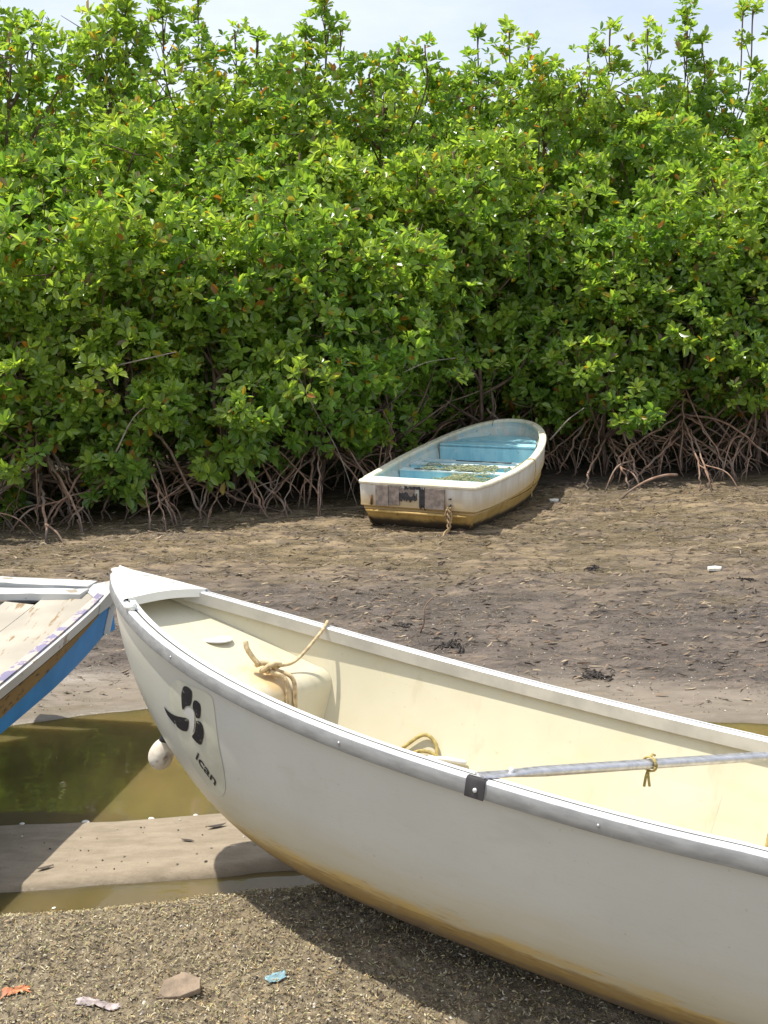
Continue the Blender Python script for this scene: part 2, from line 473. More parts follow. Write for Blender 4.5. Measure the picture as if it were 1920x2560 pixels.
GROUP_TREES = 'mangrove trees along the mud flat'
def mangrove(x, y, h0, h1, rx, ry, nros, nlump, seed, label, nroots=9, leaf=0.106, sprigs=(), group=GROUP_TREES, rootparts=True, gold=0.03, skirt=False):
    rng = np.random.default_rng(seed)
    g0 = gz(x, y)
    t = tag(empty('mangrove_tree', (x, y, g0)), label, 'mangrove', group)
    C, A, lumps = crown_points(rng, h0, h1, rx, ry, nros, nlump, skirt)
    wood = Geo()
    # trunk: a short bole held up by the roots, wandering to the crown top
    tp = [(0, 0, 0.02), (rng.normal(0, 0.04), rng.normal(0, 0.04), 0.45), (rng.normal(0, 0.10), rng.normal(0, 0.10), h0 + 0.5), (rng.normal(0, 0.14), rng.normal(0, 0.14), (h0 + h1) / 2), (rng.normal(0, 0.15), rng.normal(0, 0.15), h1 - 0.25)]
    tps = spline(tp, 6)
    wood.tube(tps, np.linspace(0.028, 0.012, len(tps)), 7)
    for (lx, ly, lz, lr) in lumps:
        zz = max(0.35, lz - rng.uniform(0.35, 0.9)); k = int(np.argmin(np.abs(tps[:, 2] - zz)))
        p0 = tps[k]; p2 = np.array([lx, ly, lz]); pm = (p0 + p2) / 2 + np.array([rng.normal(0, 0.06), rng.normal(0, 0.06), -0.06])
        wood.tube(spline([p0, pm, p2], 4), np.linspace(0.020, 0.007, 9), 5)
        for _ in range(3):
            d = unit(rng.normal(0, 1, 3) + np.array([0, 0, 0.4])); wood.tube([p2, p2 + d * lr * 0.5 + rng.normal(0, 0.03, 3), p2 + d * lr * 0.95], [0.006, 0.005, 0.003], 4)
    for (sx, sy, z1, spread, n) in sprigs:
        c, a, tips = sprig_points(rng, sx, sy, h1 - 0.25, z1, spread, n)
        C = np.vstack([C, c]); A = np.vstack([A, a])
        wood.tube(spline([(sx * 0.5, sy * 0.5, h1 - 0.7), (sx + rng.normal(0, 0.02), sy, h1 - 0.1), (sx, sy, z1)], 5), 0.009, 5)
        for ci in tips:
            zb = ci[2] - 0.16 - 0.8 * math.hypot(ci[0] - sx, ci[1] - sy)
            wood.tube([np.array([sx, sy, max(h1 - 0.5, zb)]), ci], [0.007, 0.004], 4)
    dxy = C[:, :2] + np.array([x, y]) - np.array([0.263, 8.286]); ca, sa = math.cos(R_(-23.6)), math.sin(R_(-23.6))
    du = dxy[:, 0] * ca + dxy[:, 1] * sa; dv = -dxy[:, 0] * sa + dxy[:, 1] * ca
    keep = ~((np.abs(du) < 0.80) & (dv > -0.3) & (dv < 2.95) & (C[:, 2] < 1.15 - 0.10 * np.abs(du)))
    C, A = C[keep], A[keep]
    V, Q, c6 = make_leaves(C, A, rng, leaf, 8, gold)
    np_mesh('crown', V, Q, M_leaf, t, c6)
    wood.build('trunk', M_bark, t)
    # stilt roots arching from the bole down to the mud
    geo = Geo()
    for i in range(nroots):
        a = i * 2 * math.pi / nroots + rng.uniform(-0.35, 0.35)
        if math.sin(a) > 0.55 and rng.uniform() < 0.5: a = -a
        reach = rng.uniform(0.30, 1.25); top = rng.uniform(0.32, 0.85) + 0.15 * (reach < 0.6)
        ex, ey = math.cos(a) * reach, math.sin(a) * reach * 0.9
        if in_dinghy_plan(x + ex, y + ey) or in_dinghy_plan(x + ex * 0.6, y + ey * 0.6): continue
        ez = gz(x + ex, y + ey) - g0 - 0.03
        bow = rng.uniform(0.30, 0.62); stiff = rng.uniform(0, 1)
        pts = [(0, 0, top), (ex * bow, ey * bow, top * (1 - bow) + top * stiff * rng.uniform(0.1, 0.32)), (ex * 0.86, ey * 0.86, top * (0.14 + stiff * rng.uniform(0.05, 0.28))), (ex + rng.normal(0, 0.03), ey, ez)]
        r0 = rng.uniform(0.006, 0.015)
        seg = spline(pts, 6); seg += rng.normal(0, 0.009, seg.shape) * np.array([1, 1, 0.4])
        g = geo if not rootparts else Geo()
        g.tube(seg, np.linspace(r0, r0 * 0.72, len(seg)), 6)
        if rng.uniform() < 0.75:      # forked foot
            k = int(len(seg) * rng.uniform(0.45, 0.7)); p = seg[k]
            fx, fy = ex + rng.normal(0, 0.16), ey - abs(rng.normal(0, 0.12))
            if in_dinghy_plan(x + fx, y + fy): fx, fy = ex, ey
            g.tube(spline([p, (p * 0.4 + np.array([fx, fy, p[2]]) * 0.6) + np.array([0, 0, -0.05]), (fx, fy, gz(x + fx, y + fy) - g0 - 0.03)], 5), np.linspace(r0 * 0.75, r0 * 0.6, 11), 5)
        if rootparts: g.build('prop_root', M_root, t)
    if not rootparts and geo.v: geo.build('prop_roots', M_root, t)
    return t

def in_dinghy_plan(x, y):
    a = R_(-23.6); dx, dy = x - 0.263, y - 8.286
    u = dx * math.cos(a) + dy * math.sin(a); v = -dx * math.sin(a) + dy * math.cos(a)
    return abs(u) < 0.74 and -0.1 < v < 3.0
def wx(px, d): return (px - 960) / FPX * d
front = [
    (-4.05, 9.05, 0.34, 3.35, 'mangrove with low skirts at the left edge, roots arching right onto the mud'),
    (-3.10, 9.10, 0.52, 3.40, 'mangrove over the cluster of steep reddish prop roots at the far left'),
    (-2.25, 9.35, 0.62, 3.25, 'mangrove with long straight slanting roots, second stand in from the left edge'),
    (-1.45, 9.65, 0.66, 3.35, 'mangrove with a dark root cave, midway between left edge and blue dinghy'),
    (-0.65, 9.95, 0.62, 3.30, 'mangrove whose roots end just left of the yellowed dinghy transom'),
    (0.10, 10.35, 0.58, 3.35, 'mangrove leaning over the left gunwale of the beached dinghy'),
    (0.95, 11.55, 1.00, 3.45, 'mangrove behind the dinghy bow with a dark gap under its leaves'),
    (1.75, 11.85, 1.05, 3.50, 'mangrove just right of the dinghy bow, its low branches bare'),
    (2.45, 11.05, 0.60, 3.35, 'mangrove with a drooping leaf clump right of the dinghy'),
    (3.25, 11.00, 0.92, 3.40, 'mangrove with thick red brown stilt roots near the right edge'),
    (4.10, 11.05, 0.90, 3.45, 'mangrove with many splayed roots at the right edge of the view'),
    (-4.95, 9.00, 0.40, 3.30, None), (4.95, 11.1, 0.66, 3.45, None)]
for i, (x, y, h0, h1, lab) in enumerate(front):
    mangrove(x, y, max(0.2, h0 - 0.08), h1 - 0.75 + 0.15 * math.sin(3.7 * i), 0.64, 0.60, 1150, 22, 100 + i, lab or 'mangrove of the front row just beyond the frame', 22 if lab else 8, skirt=True)

# middle row, a step higher than the front
for i in range(13):
    x = -5.3 + i * 0.92; y = 10.15 + 0.21 * (x + 4.5) + 0.2 * math.sin(i * 1.7)
    mangrove(x, y, 0.6, 3.45 + 0.18 * math.sin(i * 2.9), 0.66, 0.62, 1050, 20, 400 + i, 'mangrove in the middle row, its sunlit top a step above the front trees', 6, rootparts=False, group='mangroves of the middle row')
# skyline row: carries the taller leaders
second = {}
sky = [(60, 40, 0.10, 14), (190, 85, 0.14, 16), (330, 85, 0.12, 14), (395, 5, 0.20, 44), (480, 2, 0.24, 52), (560, 10, 0.12, 22), (640, 90, 0.20, 22), (690, 110, 0.12, 12),
       (800, 70, 0.16, 26), (845, 4, 0.11, 28), (880, 80, 0.16, 24), (1010, 125, 0.16, 20), (1070, 118, 0.14, 20), (1190, 100, 0.11, 16), (1262, 80, 0.11, 15), (1305, 125, 0.12, 12),
       (1440, 130, 0.12, 12), (1490, 85, 0.10, 16), (1575, 85, 0.14, 22), (1665, 32, 0.13, 30), (1700, 120, 0.2, 20), (1790, 40, 0.10, 14), (1812, 36, 0.12, 16), (1870, 100, 0.12, 14)]
row2 = []
for i in range(13):
    x = -5.6 + i * 0.95; row2.append([x, 11.15 + 0.19 * (x + 4.5) + 0.25 * math.sin(i * 2.1), []])
def ztop(py, d, px):
    v = (1280 - py) / FPX; u = (px - 960) / FPX
    v2 = v * math.cos(_r) + u * math.sin(_r)
    p = _p
    return CAM_H + d * (-math.sin(p) + v2 * math.cos(p)) / (math.cos(p) + v2 * math.sin(p))
for (px, py, sp, n) in sky:
    d0 = 11.3; x = wx(px, d0 * 1.02)
    k = min(range(13), key=lambda j: abs(row2[j][0] - x))
    d = row2[k][1] + 0.15; x = wx(px, d * 1.03)
    row2[k][2].append((x - row2[k][0], 0.15, ztop(py, d, px) + 0.17, sp, n))
for i, (x, y, sp) in enumerate(row2):
    h1 = 4.36 + (0.34 if x < -2.2 else 0)
    if sp:
        tall = max(s[2] for s in sp)
        lab = 'second row mangrove rising behind the front leaves, topped by %s' % ('one thin leader shoot against the sky' if len(sp) == 1 else 'several leader shoots against the sky')
    mangrove(x, y, 0.50, h1, 0.66, 0.62, 1150, 26, 200 + i, {
        0: 'mangrove behind the front row past the left edge'}.get(i, 'mangrove in the second row with leader shoots on the skyline'), 6, sprigs=sp, rootparts=False, gold=0.035, group='mangroves forming the skyline behind the front row')

# the thicket behind: four builds, copied
protos = []
for i in range(4):
    protos.append(mangrove(-5.5 + i * 1.25, 13.2, 0.12, 4.45, 0.8, 0.75, 560, 22, 300 + i, 'mangrove deep in the thicket behind the skyline row', 5, leaf=0.15, rootparts=False, group='mangroves deep in the thicket'))
rr = random.Random(5)
for r in range(4):
    for c in range(12):
        if r == 0 and c < 4: continue
        x = -6.0 + c * 1.25 + (0.6 if r % 2 else 0) + rr.uniform(-0.2, 0.2); y = 13.2 + r * 1.5 + 0.12 * (x + 5) + rr.uniform(-0.2, 0.2)
        src = protos[rr.randrange(4)]
        o = src.copy(); COL.objects.link(o); o.location = (x, y, gz(x, y)); o.rotation_euler = (0, 0, rr.uniform(0, 6.28))
        for ch in src.children:
            k = ch.copy(); COL.objects.link(k); k.parent = o

# bare branches crossing the leaves of the front row
def twig(pts, r, label):
    P = spline(pts, 7)
    g = Geo(); g.tube(P, np.linspace(r, r * 0.45, len(P)), 6)
    return tag(g.build('fallen_branch', M_twig), label, 'branch')

# ------------------------------------------------------------------ the white canoe
CB, CHh, CP, CQ = 0.4576, 1.5555, 2.5441, 0.8511
CG0, CR, CM, CRK, CRM, CN, CST = 0.5404, 0.1473, 2.3012, 0.3048, 3.5686, 3.385, 1.0019
C_END = 2.05 + (2 * CHh - 2.05) / 0.52
def ceff(s):
    s = np.asarray(s, float); return np.where(s < 2.05, s, 2.05 + (s - 2.05) * 0.52)
def cw(s):
    e = ceff(s); return CB * np.clip(1 - np.abs(1 - e / CHh) ** CP, 0, 1) ** CQ + 0.02
def cg(s): return CG0 + CR * np.abs(1 - ceff(s) / CHh) ** CM
def ck(s):
    e = ceff(s); k = CRK * np.abs(1 - e / CHh) ** CRM
    def stem(t): return 1 - np.sqrt(np.clip(1 - (1 - np.clip(t, 0, 1)) ** 2, 0, 1))
    k2 = k + (cg(s) - k) * stem(e / CST) * 0.98
    return k2 + (cg(s) - k2) * stem((2 * CHh - e) / 0.6) * 0.98
def chull(s, u, side, inset=0.0):
    s = float(s); w = max(float(cw(s)) - inset, 0.004); k = float(ck(s)); g = float(cg(s))
    return (s, side * u * w, k + (g - k) * u ** CN + inset * (1 - u))

canoe = tag(empty('canoe', (-0.9580, 3.1340, 0.1148), (R_(-9.4266), R_(3.7731), R_(-30.4733))),
            'white plastic canoe with aluminium gunwales heeling on the seaweed bank, nearest boat', 'canoe')
CM4 = Matrix.Translation((-0.9580, 3.1340, 0.1148)) @ Matrix.Rotation(R_(-30.4733), 4, 'Z') @ Matrix.Rotation(R_(3.7731), 4, 'Y') @ Matrix.Rotation(R_(-9.4266), 4, 'X')

def hull_material():
    t = NT('white_gelcoat_stained'); P = t.obj(); s = t.sep(P)
    h = t.math('SUBTRACT', s[2], 0.085)                                  # metres above the waterline scum
    n = t.noise(t.map(P, (1.2, 3, 6)), 5, 5); n2 = t.noise(t.map(P, (3, 3, 30)), 6, 4)
    base = t.mix(t.ss(t.noise(P, 2.0, 4), 0.3, 0.7), (0.535, 0.527, 0.470), (0.59, 0.582, 0.525))
    hh = t.math('MULTIPLY_ADD', t.math('SUBTRACT', n, 0.5), 0.13, h)
    c = t.mix(t.ss(hh, 0.02, 0.24, 0.55, 0.0), base, (0.50, 0.41, 0.20))
    c = t.mix(t.ss(hh, 0.025, 0.080, 0.90, 0.0), c, (0.58, 0.40, 0.12))
    n5 = t.noise(t.map(P, (1.6, 6, 16)), 5, 5, 0.7)
    c = t.mix(t.ss(t.math('MULTIPLY_ADD', t.math('SUBTRACT', n5, 0.5), 0.09, h), 0.022, 0.050, 0.65, 0.0), c, (0.24, 0.15, 0.06))
    scr = t.ss(n2, 0.58, 0.68)
    c = t.mix(t.math('MULTIPLY', scr, t.ss(hh, 0.01, 0.11, 0.8, 0.0)), c, (0.26, 0.17, 0.06))
    c = t.mix(t.ss(hh, -0.03, 0.012, 0.85, 0.0), c, (0.17, 0.125, 0.085))
    # long fine scratches and scuffs
    sc1 = t.noise(t.map(P, (0.9, 10, 26)), 9, 2, 0.5)
    c = t.mix(t.ss(t.math('ABSOLUTE', t.math('SUBTRACT', sc1, 0.5)), 0.0, 0.012, 0.30, 0.0), c, (0.40, 0.38, 0.33))
    c = t.mix(t.ss(t.noise(t.map(P, (1.5, 4, 4)), 3, 5, 0.65), 0.56, 0.72, 0, 0.22), c, (0.42, 0.40, 0.33))
    # yellowed bow
    c = t.mix(t.ss(s[0], 0.25, 0.95, 0.32, 0.0), c, (0.50, 0.46, 0.30))
    # faint dust runs
    run = t.noise(t.map(P, (14, 14, 0.8)), 3, 3)
    c = t.mix(t.ss(run, 0.58, 0.74, 0, 0.16), c, (0.50, 0.47, 0.40))
    c = t.mix(t.ss(t.noise(P, 55, 2), 0.72, 0.78, 0, 0.45), c, (0.42, 0.37, 0.28))
    return t.fin(t.bsdf(Base_Color=c, Roughness=0.34, Specular_IOR_Level=0.45))
def liner_material():
    t = NT('cream_liner'); P = t.obj()
    n = t.noise(P, 3.0, 5)
    c = t.mix(t.ss(n, 0.3, 0.7), (0.63, 0.575, 0.40), (0.69, 0.64, 0.48))
    c = t.mix(t.ss(t.noise(P, 60, 2), 0.70, 0.76, 0, 0.35), c, (0.42, 0.33, 0.16))
    c = t.mix(t.ss(t.noise(t.map(P, (2, 2, 5)), 4, 4), 0.55, 0.75, 0, 0.35), c, (0.68, 0.58, 0.34))
    zl = t.math('MULTIPLY_ADD', t.math('SUBTRACT', t.noise(P, 7, 5, 0.65), 0.5), 0.16, t.sep(P)[2])
    c = t.mix(t.ss(zl, 0.03, 0.19, 0.65, 0.0), c, (0.36, 0.28, 0.165))
    c = t.mix(t.ss(t.noise(t.map(P, (4, 4, 0.9)), 4, 5, 0.6), 0.56, 0.74, 0, 0.30), c, (0.46, 0.37, 0.21))
    # rust run below the mooring ring
    d = t.n('VectorMath', 'Value', props={'operation': 'DISTANCE'})
    nd = d.node; t.put(nd, 0, t.map(P, (1, 1, 0.55))); t.put(nd, 1, (0.60, 0.06, 0.29 * 1.0))
    rn = t.math('ADD', d, t.math('MULTIPLY', t.math('SUBTRACT', t.noise(P, 18, 3), 0.5), 0.10))
    c = t.mix(t.ss(rn, 0.02, 0.12, 0.75, 0.0), c, (0.62, 0.38, 0.12))
    return t.fin(t.bsdf(Base_Color=c, Roughness=0.42))
def alu_material(name='weathered_aluminium', col=(0.66, 0.67, 0.67), rough=0.42, metal=0.75):
    t = NT(name); P = t.obj()
    n = t.noise(t.map(P, (2, 8, 8)), 8, 5); f = t.noise(P, 90, 3)
    c = t.mix(t.ss(n, 0.3, 0.7), tuple(v * 0.84 for v in col), tuple(min(1, v * 1.12) for v in col))
    c = t.mix(t.ss(f, 0.62, 0.72, 0, 0.40), c, (0.42, 0.41, 0.39))
    return t.fin(t.bsdf(Base_Color=c, Roughness=t.ss(f, 0.3, 0.7, rough - 0.08, rough + 0.12), Metallic=metal))
M_hull = hull_material(); M_liner = liner_material(); M_alu = alu_material('weathered_aluminium', (0.80, 0.80, 0.79), 0.50, 0.35)
M_alud = alu_material('dull_thwart_aluminium', (0.58, 0.57, 0.58), 0.40, 0.8)
M_deck = simple('white_deck_plastic', (0.76, 0.75, 0.69), 0.42, 0, 0.05, 4)
def worn_print():
    t = NT('worn_black_print'); P = t.obj(); n = t.noise(P, 45, 6, 0.7); n2 = t.noise(t.map(P, (8, 8, 60)), 6, 3)
    c = t.mix(t.ss(n, 0.60, 0.66, 0, 0.9), (0.016, 0.013, 0.015), (0.42, 0.41, 0.34))
    c = t.mix(t.ss(n2, 0.66, 0.72, 0, 0.7), c, (0.30, 0.29, 0.25))
    return t.fin(t.bsdf(Base_Color=c, Roughness=0.5))
M_black = worn_print()
M_dark = simple('dark_bracket', (0.05, 0.045, 0.045), 0.5, 0.3, 0.3, 30)
M_rope = simple('cream_rope', (0.55, 0.42, 0.24), 0.9, 0, 0.3, 60, 0.6)
M_rope2 = simple('dirty_twine', (0.42, 0.33, 0.12), 0.9, 0, 0.3, 60, 0.6)
M_white = simple('white_plastic', (0.80, 0.79, 0.74), 0.45, 0, 0.05, 5)
M_badge = simple('badge_plastic', (0.78, 0.77, 0.75), 0.35, 0, 0.03, 5)

ss = np.concatenate([np.linspace(0.0, 0.12, 9)[:-1], np.linspace(0.12, 0.6, 25)[:-1], np.linspace(0.6, C_END - 0.3, 70)[:-1], np.linspace(C_END - 0.3, C_END, 14)])
us = np.sin(np.linspace(0, 1, 23) * math.pi / 2) ** 0.8
def build_hull():
    V = []; F = []; fm = []; H = []
    prof = [(-u, ) for u in us[::-1]] + [(u, ) for u in us[1:]]
    prof = [p[0] for p in prof]; n = len(prof)
    for inset in (0.0, 0.010):
        for s in ss:
            for u in prof:
                p = chull(s, abs(u), 1 if u > 0 else -1, inset); V.append(p)
                H.append(p[2] - (CRK * abs(1 - float(ceff(s)) / CHh) ** CRM))
    m = len(ss)
    for L in range(2):
        o = L * m * n
        for i in range(m - 1):
            for j in range(n - 1):
                a = [o + i * n + j, o + i * n + j + 1, o + (i + 1) * n + j + 1, o + (i + 1) * n + j]
                F.append(a if L else a[::-1]); fm.append(L)
    for i in range(m - 1):
        for j in (0, n - 1):
            F.append([i * n + j, (i + 1) * n + j, m * n + (i + 1) * n + j, m * n + i * n + j]); fm.append(0)
    o = mesh('hull', V, F, [M_hull, M_liner], canoe, True, fm)
    a = o.data.attributes.new('height', 'FLOAT', 'POINT'); a.data.foreach_set('value', np.array(H, dtype=np.float32))
    return o
hull = build_hull()

def sweep_rail(name, side, s0, s1, prof, mat, n=130, fmat=None):
    """sweep a closed profile of (outward, up) along the sheer"""
    S = np.linspace(s0, s1, n); V = []; F = []; k = len(prof)
    for s in S:
        e = 1e-3
        p = np.array([s, side * float(cw(s)), float(cg(s))]); q = np.array([s + e, side * float(cw(s + e)), float(cg(s + e))])
        T = unit((q - p)[None])[0]; O = unit(np.cross(T, [0, 0, 1.0])[None])[0] * (-side)
        O = O if O[1] * side > 0 or abs(O[1]) < 1e-6 else -O
        U = np.cross(T, O); U = U if U[2] > 0 else -U
        for (o, u) in prof: V.append(p + O * o + U * u)
    for i in range(n - 1):
        for j in range(k): F.append((i * k + j, i * k + (j + 1) % k, (i + 1) * k + (j + 1) % k, (i + 1) * k + j))
    F.append(tuple(range(k))); F.append(tuple((n - 1) * k + j for j in range(k)))
    fm = (fmat * (n - 1) + [0, 0])
    return fix_normals(mesh(name, V, F, mat, canoe, True, fm, sharp=35))
rail_prof = [(0.009, -0.034), (0.011, -0.031), (0.011, 0.001), (0.008, 0.006), (-0.008, 0.0065), (-0.009, 0.000), (-0.0135, 0.000), (-0.0145, 0.0065), (-0.034, 0.006), (-0.0375, 0.002),
             (-0.0385, -0.034), (-0.034, -0.034), (-0.033, -0.004), (-0.0135, -0.004), (-0.009, -0.004), (0.005, -0.004), (0.005, -0.034)]
M_rface = alu_material('shaded_grey_rail', (0.33, 0.33, 0.32), 0.55, 0.35)  # outer rail face: its shade put into a darker copy of the metal
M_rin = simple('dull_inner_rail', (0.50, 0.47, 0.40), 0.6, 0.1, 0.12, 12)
M_groove = simple('dark_groove', (0.16, 0.15, 0.13), 0.8)  # groove faces darker than the rail around them
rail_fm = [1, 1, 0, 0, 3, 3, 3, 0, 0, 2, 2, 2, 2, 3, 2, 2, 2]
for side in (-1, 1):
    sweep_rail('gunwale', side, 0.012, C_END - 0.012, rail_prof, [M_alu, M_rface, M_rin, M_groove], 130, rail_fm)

# moulded deck cap at each end
def deck(name, s0, s1, ext):
    S = np.linspace(s0, s1, 15); rows = []
    top = []; V = []; F = []
    loops = [(0.006, 0.003, 1.0), (0.0085, 0.0065, 1.0), (0.0085, 0.0095, 1.0), (0.006, 0.0125, 1.0), (0.002, 0.014, 1.0), (-0.012, 0.015, 0.98)]
    out = []
    def outline(off):
        L = [(s, -(float(cw(s)) + off), float(cg(s))) for s in S[::-1]]
        a0 = float(cw(S[0])) + off
        N = [(S[0] + ext * math.sin(t) * (a0 * 0.75 + 0.004), -a0 * math.cos(t), float(cg(S[0]))) for t in np.linspace(0.2, math.pi - 0.2, 9)]
        Rr = [(s, float(cw(s)) + off, float(cg(s))) for s in S]
        return L + N + Rr
    n = len(outline(0))
    for (off, dz, k) in loops:
        for p in outline(off): V.append((p[0], p[1], p[2] + dz))
    for r in range(len(loops) - 1):
        for j in range(n - 1): F.append((r * n + j, r * n + j + 1, (r + 1) * n + j + 1, (r + 1) * n + j))
    # crowned top in strips joining left and right rims
    m = len(S); o = (len(loops) - 1) * n
    cols = 9; base = len(V)
    left = [V[o + i] for i in range(m)][::-1]; right = [V[o + n - m + i] for i in range(m)]
    for i in range(m):
        for c in range(cols):
            f = c / (cols - 1); p = np.array(left[i]) * (1 - f) + np.array(right[i]) * f
            p[2] += 0.010 * math.sin(math.pi * f); V.append(tuple(p))
    for i in range(m - 1):
        for c in range(cols - 1): F.append((base + i * cols + c, base + i * cols + c + 1, base + (i + 1) * cols + c + 1, base + (i + 1) * cols + c))
    tip = list(range(o + m - 1, o + n - m + 1)); F.append(tuple(tip))
    # aft lip
    b2 = len(V)
    for c in range(cols):
        p = V[base + (m - 1) * cols + c]; V.append((p[0] + 0.004 * (1 if s1 > s0 else -1), p[1], p[2] - 0.026))
    for c in range(cols - 1): F.append((base + (m - 1) * cols + c, base + (m - 1) * cols + c + 1, b2 + c + 1, b2 + c))
    ob = fix_normals(mesh(name, V, F, M_deck, canoe, True, sharp=40)); return ob
dk = deck('deck_plate', 0.0, 0.215, -1)
deck('deck_plate', C_END - 0.0, C_END - 0.3, 1)
g = Geo()      # embossed carrying arc
g.tube(spline([(0.105, -0.055, cg(0.1) + 0.021), (0.085, -0.01, cg(0.1) + 0.027), (0.105, 0.045, cg(0.1) + 0.026), (0.16, 0.085, cg(0.16) + 0.024)], 8), 0.0022, 6)
g.build('deck_moulding', M_deck, canoe)
g = Geo()      # cleat where cap meets rail
g.box(chull(0.268, 1, -1), (0.030, 0.034, 0.02), Matrix.Rotation(0.5, 3, 'Z'), 0, 0.004)
g.v = [(a, b, c + 0.012) for a, b, c in g.v]
g.build('rail_cleat', M_deck, canoe)

# flotation tank below the deck: sloping top and a bulkhead
def tank(s0, s1, drop0, drop1, name='flotation_tank'):
    d_ = 1 if s1 > s0 else -1; rad = 0.06; prof = []
    for i in range(9):
        f = i / 8; q = s0 + (s1 - d_ * rad - s0) * f; prof.append((q, float(cg(q)) - (drop0 + (drop1 - drop0) * f)))
    zt_ = prof[-1][1]
    for i in range(1, 8):
        a_ = i / 7 * math.pi / 2; prof.append((s1 - d_ * rad + d_ * rad * math.sin(a_), zt_ - rad + rad * math.cos(a_)))
    zb = float(ck(s1)) + 0.012
    for i in range(1, 9):
        f = i / 8; prof.append((s1 + d_ * 0.012 * f, zt_ - rad + (zb - zt_ + rad) * f))
    V = []; F = []; n = 17
    for (q, z) in prof:
        g_ = float(cg(q)); k_ = float(ck(q)) + 0.008; z = max(z, k_ + 0.001); uu = ((z - k_) / (g_ - k_)) ** (1 / CN); w_ = (float(cw(q)) - 0.011) * uu
        for j in range(n): V.append((q, (-1 + 2 * j / (n - 1)) * w_, z))
    for i in range(len(prof) - 1):
        for j in range(n - 1): F.append((i * n + j, i * n + j + 1, (i + 1) * n + j + 1, (i + 1) * n + j))
    return fix_normals(mesh(name, V, F, M_liner, canoe, True))
tank(0.12, 0.655, 0.045, 0.125)
tank(C_END - 0.1, C_END - 0.75, 0.045, 0.06)

# oval badge on the tank top
def badge():
    V = []; F = []; n = 32; zc = float(cg(0.37)) - 0.0850
    for (k, dz) in ((1.0, 0.0), (1.0, 0.004), (0.86, 0.0055), (0.84, 0.0035)):
        for j in range(n):
            a = 2 * math.pi * j / n; V.append((0.370 + 0.036 * k * math.sin(a), 0.075 + 0.058 * k * math.cos(a), zc + dz))
    for r in range(3):
        for j in range(n): F.append((r * n + j, r * n + (j + 1) % n, (r + 1) * n + (j + 1) % n, (r + 1) * n + j))
    F.append(tuple(3 * n + j for j in range(n)))
    return fix_normals(mesh('badge', V, F, M_badge, canoe, True, sharp=30))
badge()

# thwart of squared aluminium tube with flattened bolted ends
def thwart(sn, sf, name='thwart'):
    a = np.array([sn, -float(cw(sn)) + 0.004, float(cg(sn)) + 0.020]); b = np.array([sf, float(cw(sf)) - 0.012, float(cg(sf)) - 0.004])
    D = unit((b - a)[None])[0]; Sd = unit(np.cross(D, [0, 0, 1.0])[None])[0]; U = np.cross(Sd, D)
    L = np.linalg.norm(b - a); V = []; F = []; n = 12
    st = [(0.0, 0.017, 0.0035), (0.07, 0.017, 0.0035), (0.11, 0.0155, 0.007), (0.16, 0.0150, 0.0095), (0.5, 0.0150, 0.0095), (0.84, 0.0150, 0.0095), (0.89, 0.0155, 0.007), (0.93, 0.017, 0.0035), (1.0, 0.017, 0.0035)]
    for (f, wv, hv) in st:
        for j in range(n):
            t = 2 * math.pi * j / n; c_, s_ = math.cos(t), math.sin(t)
            V.append(a + D * L * f + Sd * wv * np.sign(c_) * abs(c_) ** 0.55 + U * hv * np.sign(s_) * abs(s_) ** 0.55 - U * 0.010)
    for i in range(len(st) - 1):
        for j in range(n): F.append((i * n + j, i * n + (j + 1) % n, (i + 1) * n + (j + 1) % n, (i + 1) * n + j))
    F.append(tuple(range(n))); F.append(tuple((len(st) - 1) * n + j for j in range(n)))
    o = fix_normals(mesh(name, V, F, M_alud, canoe, True, sharp=50))
    for P in (a + D * 0.085, b - D * 0.085):
        bg = Geo(); q = P + U * 0.004
        bg.tube([q - U * 0.012, q - U * 0.002, q - U * 0.0005], [0.006, 0.006, 0.003], 8); bg.build('bolt', M_alu, o)
    return a, b, D, U
TA, TB, TD, TU = thwart(1.5206, 1.5206 + 0.5346)
def bracket(s, side):
    V = []; F = []; S = np.linspace(s - 0.022, s + 0.022, 5); pr = [(0.0125, -0.036), (0.0145, -0.034), (0.0145, 0.002), (0.0115, 0.0075), (0.000, 0.0085), (0.0, 0.0068), (0.0108, 0.0058), (0.0115, -0.036)]
    for q in S:
        for (o, u) in pr: V.append((q, side * (float(cw(q)) + o), float(cg(q)) + u))
    k = len(pr)
    for i in range(4):
        for j in range(k): F.append((i * k + j, i * k + (j + 1) % k, (i + 1) * k + (j + 1) % k, (i + 1) * k + j))
    F.append(tuple(range(k))); F.append(tuple(4 * k + j for j in range(k)))
    ob = fix_normals(mesh('thwart_bracket', V, F, M_dark, canoe, True, sharp=30))
    g = Geo(); p = np.array([s + 0.002, side * (float(cw(s)) + 0.0145), float(cg(s)) - 0.017]); g.tube([p, p + np.array([0, side * 0.003, 0]), p + np.array([0, side * 0.004, 0])], [0.005, 0.005, 0.002], 8)
    g.build('rivet', M_alu, ob)
bracket(1.5206, -1); bracket(1.5206 + 0.5346, 1)
# rivets along the outer rails
for side in (-1, 1):
    for s in np.arange(0.55, C_END - 0.4, 0.62):
        if abs(s - 1.52) < 0.06: continue
        g = Geo(); p = np.array([s, side * (float(cw(s)) + 0.011), float(cg(s)) - 0.016]); g.tube([p - np.array([0, side * 0.002, 0]), p + np.array([0, side * 0.002, 0]), p + np.array([0, side * 0.003, 0])], [0.0034, 0.0034, 0.0012], 8)
        g.build('rivet', M_alud, canoe)

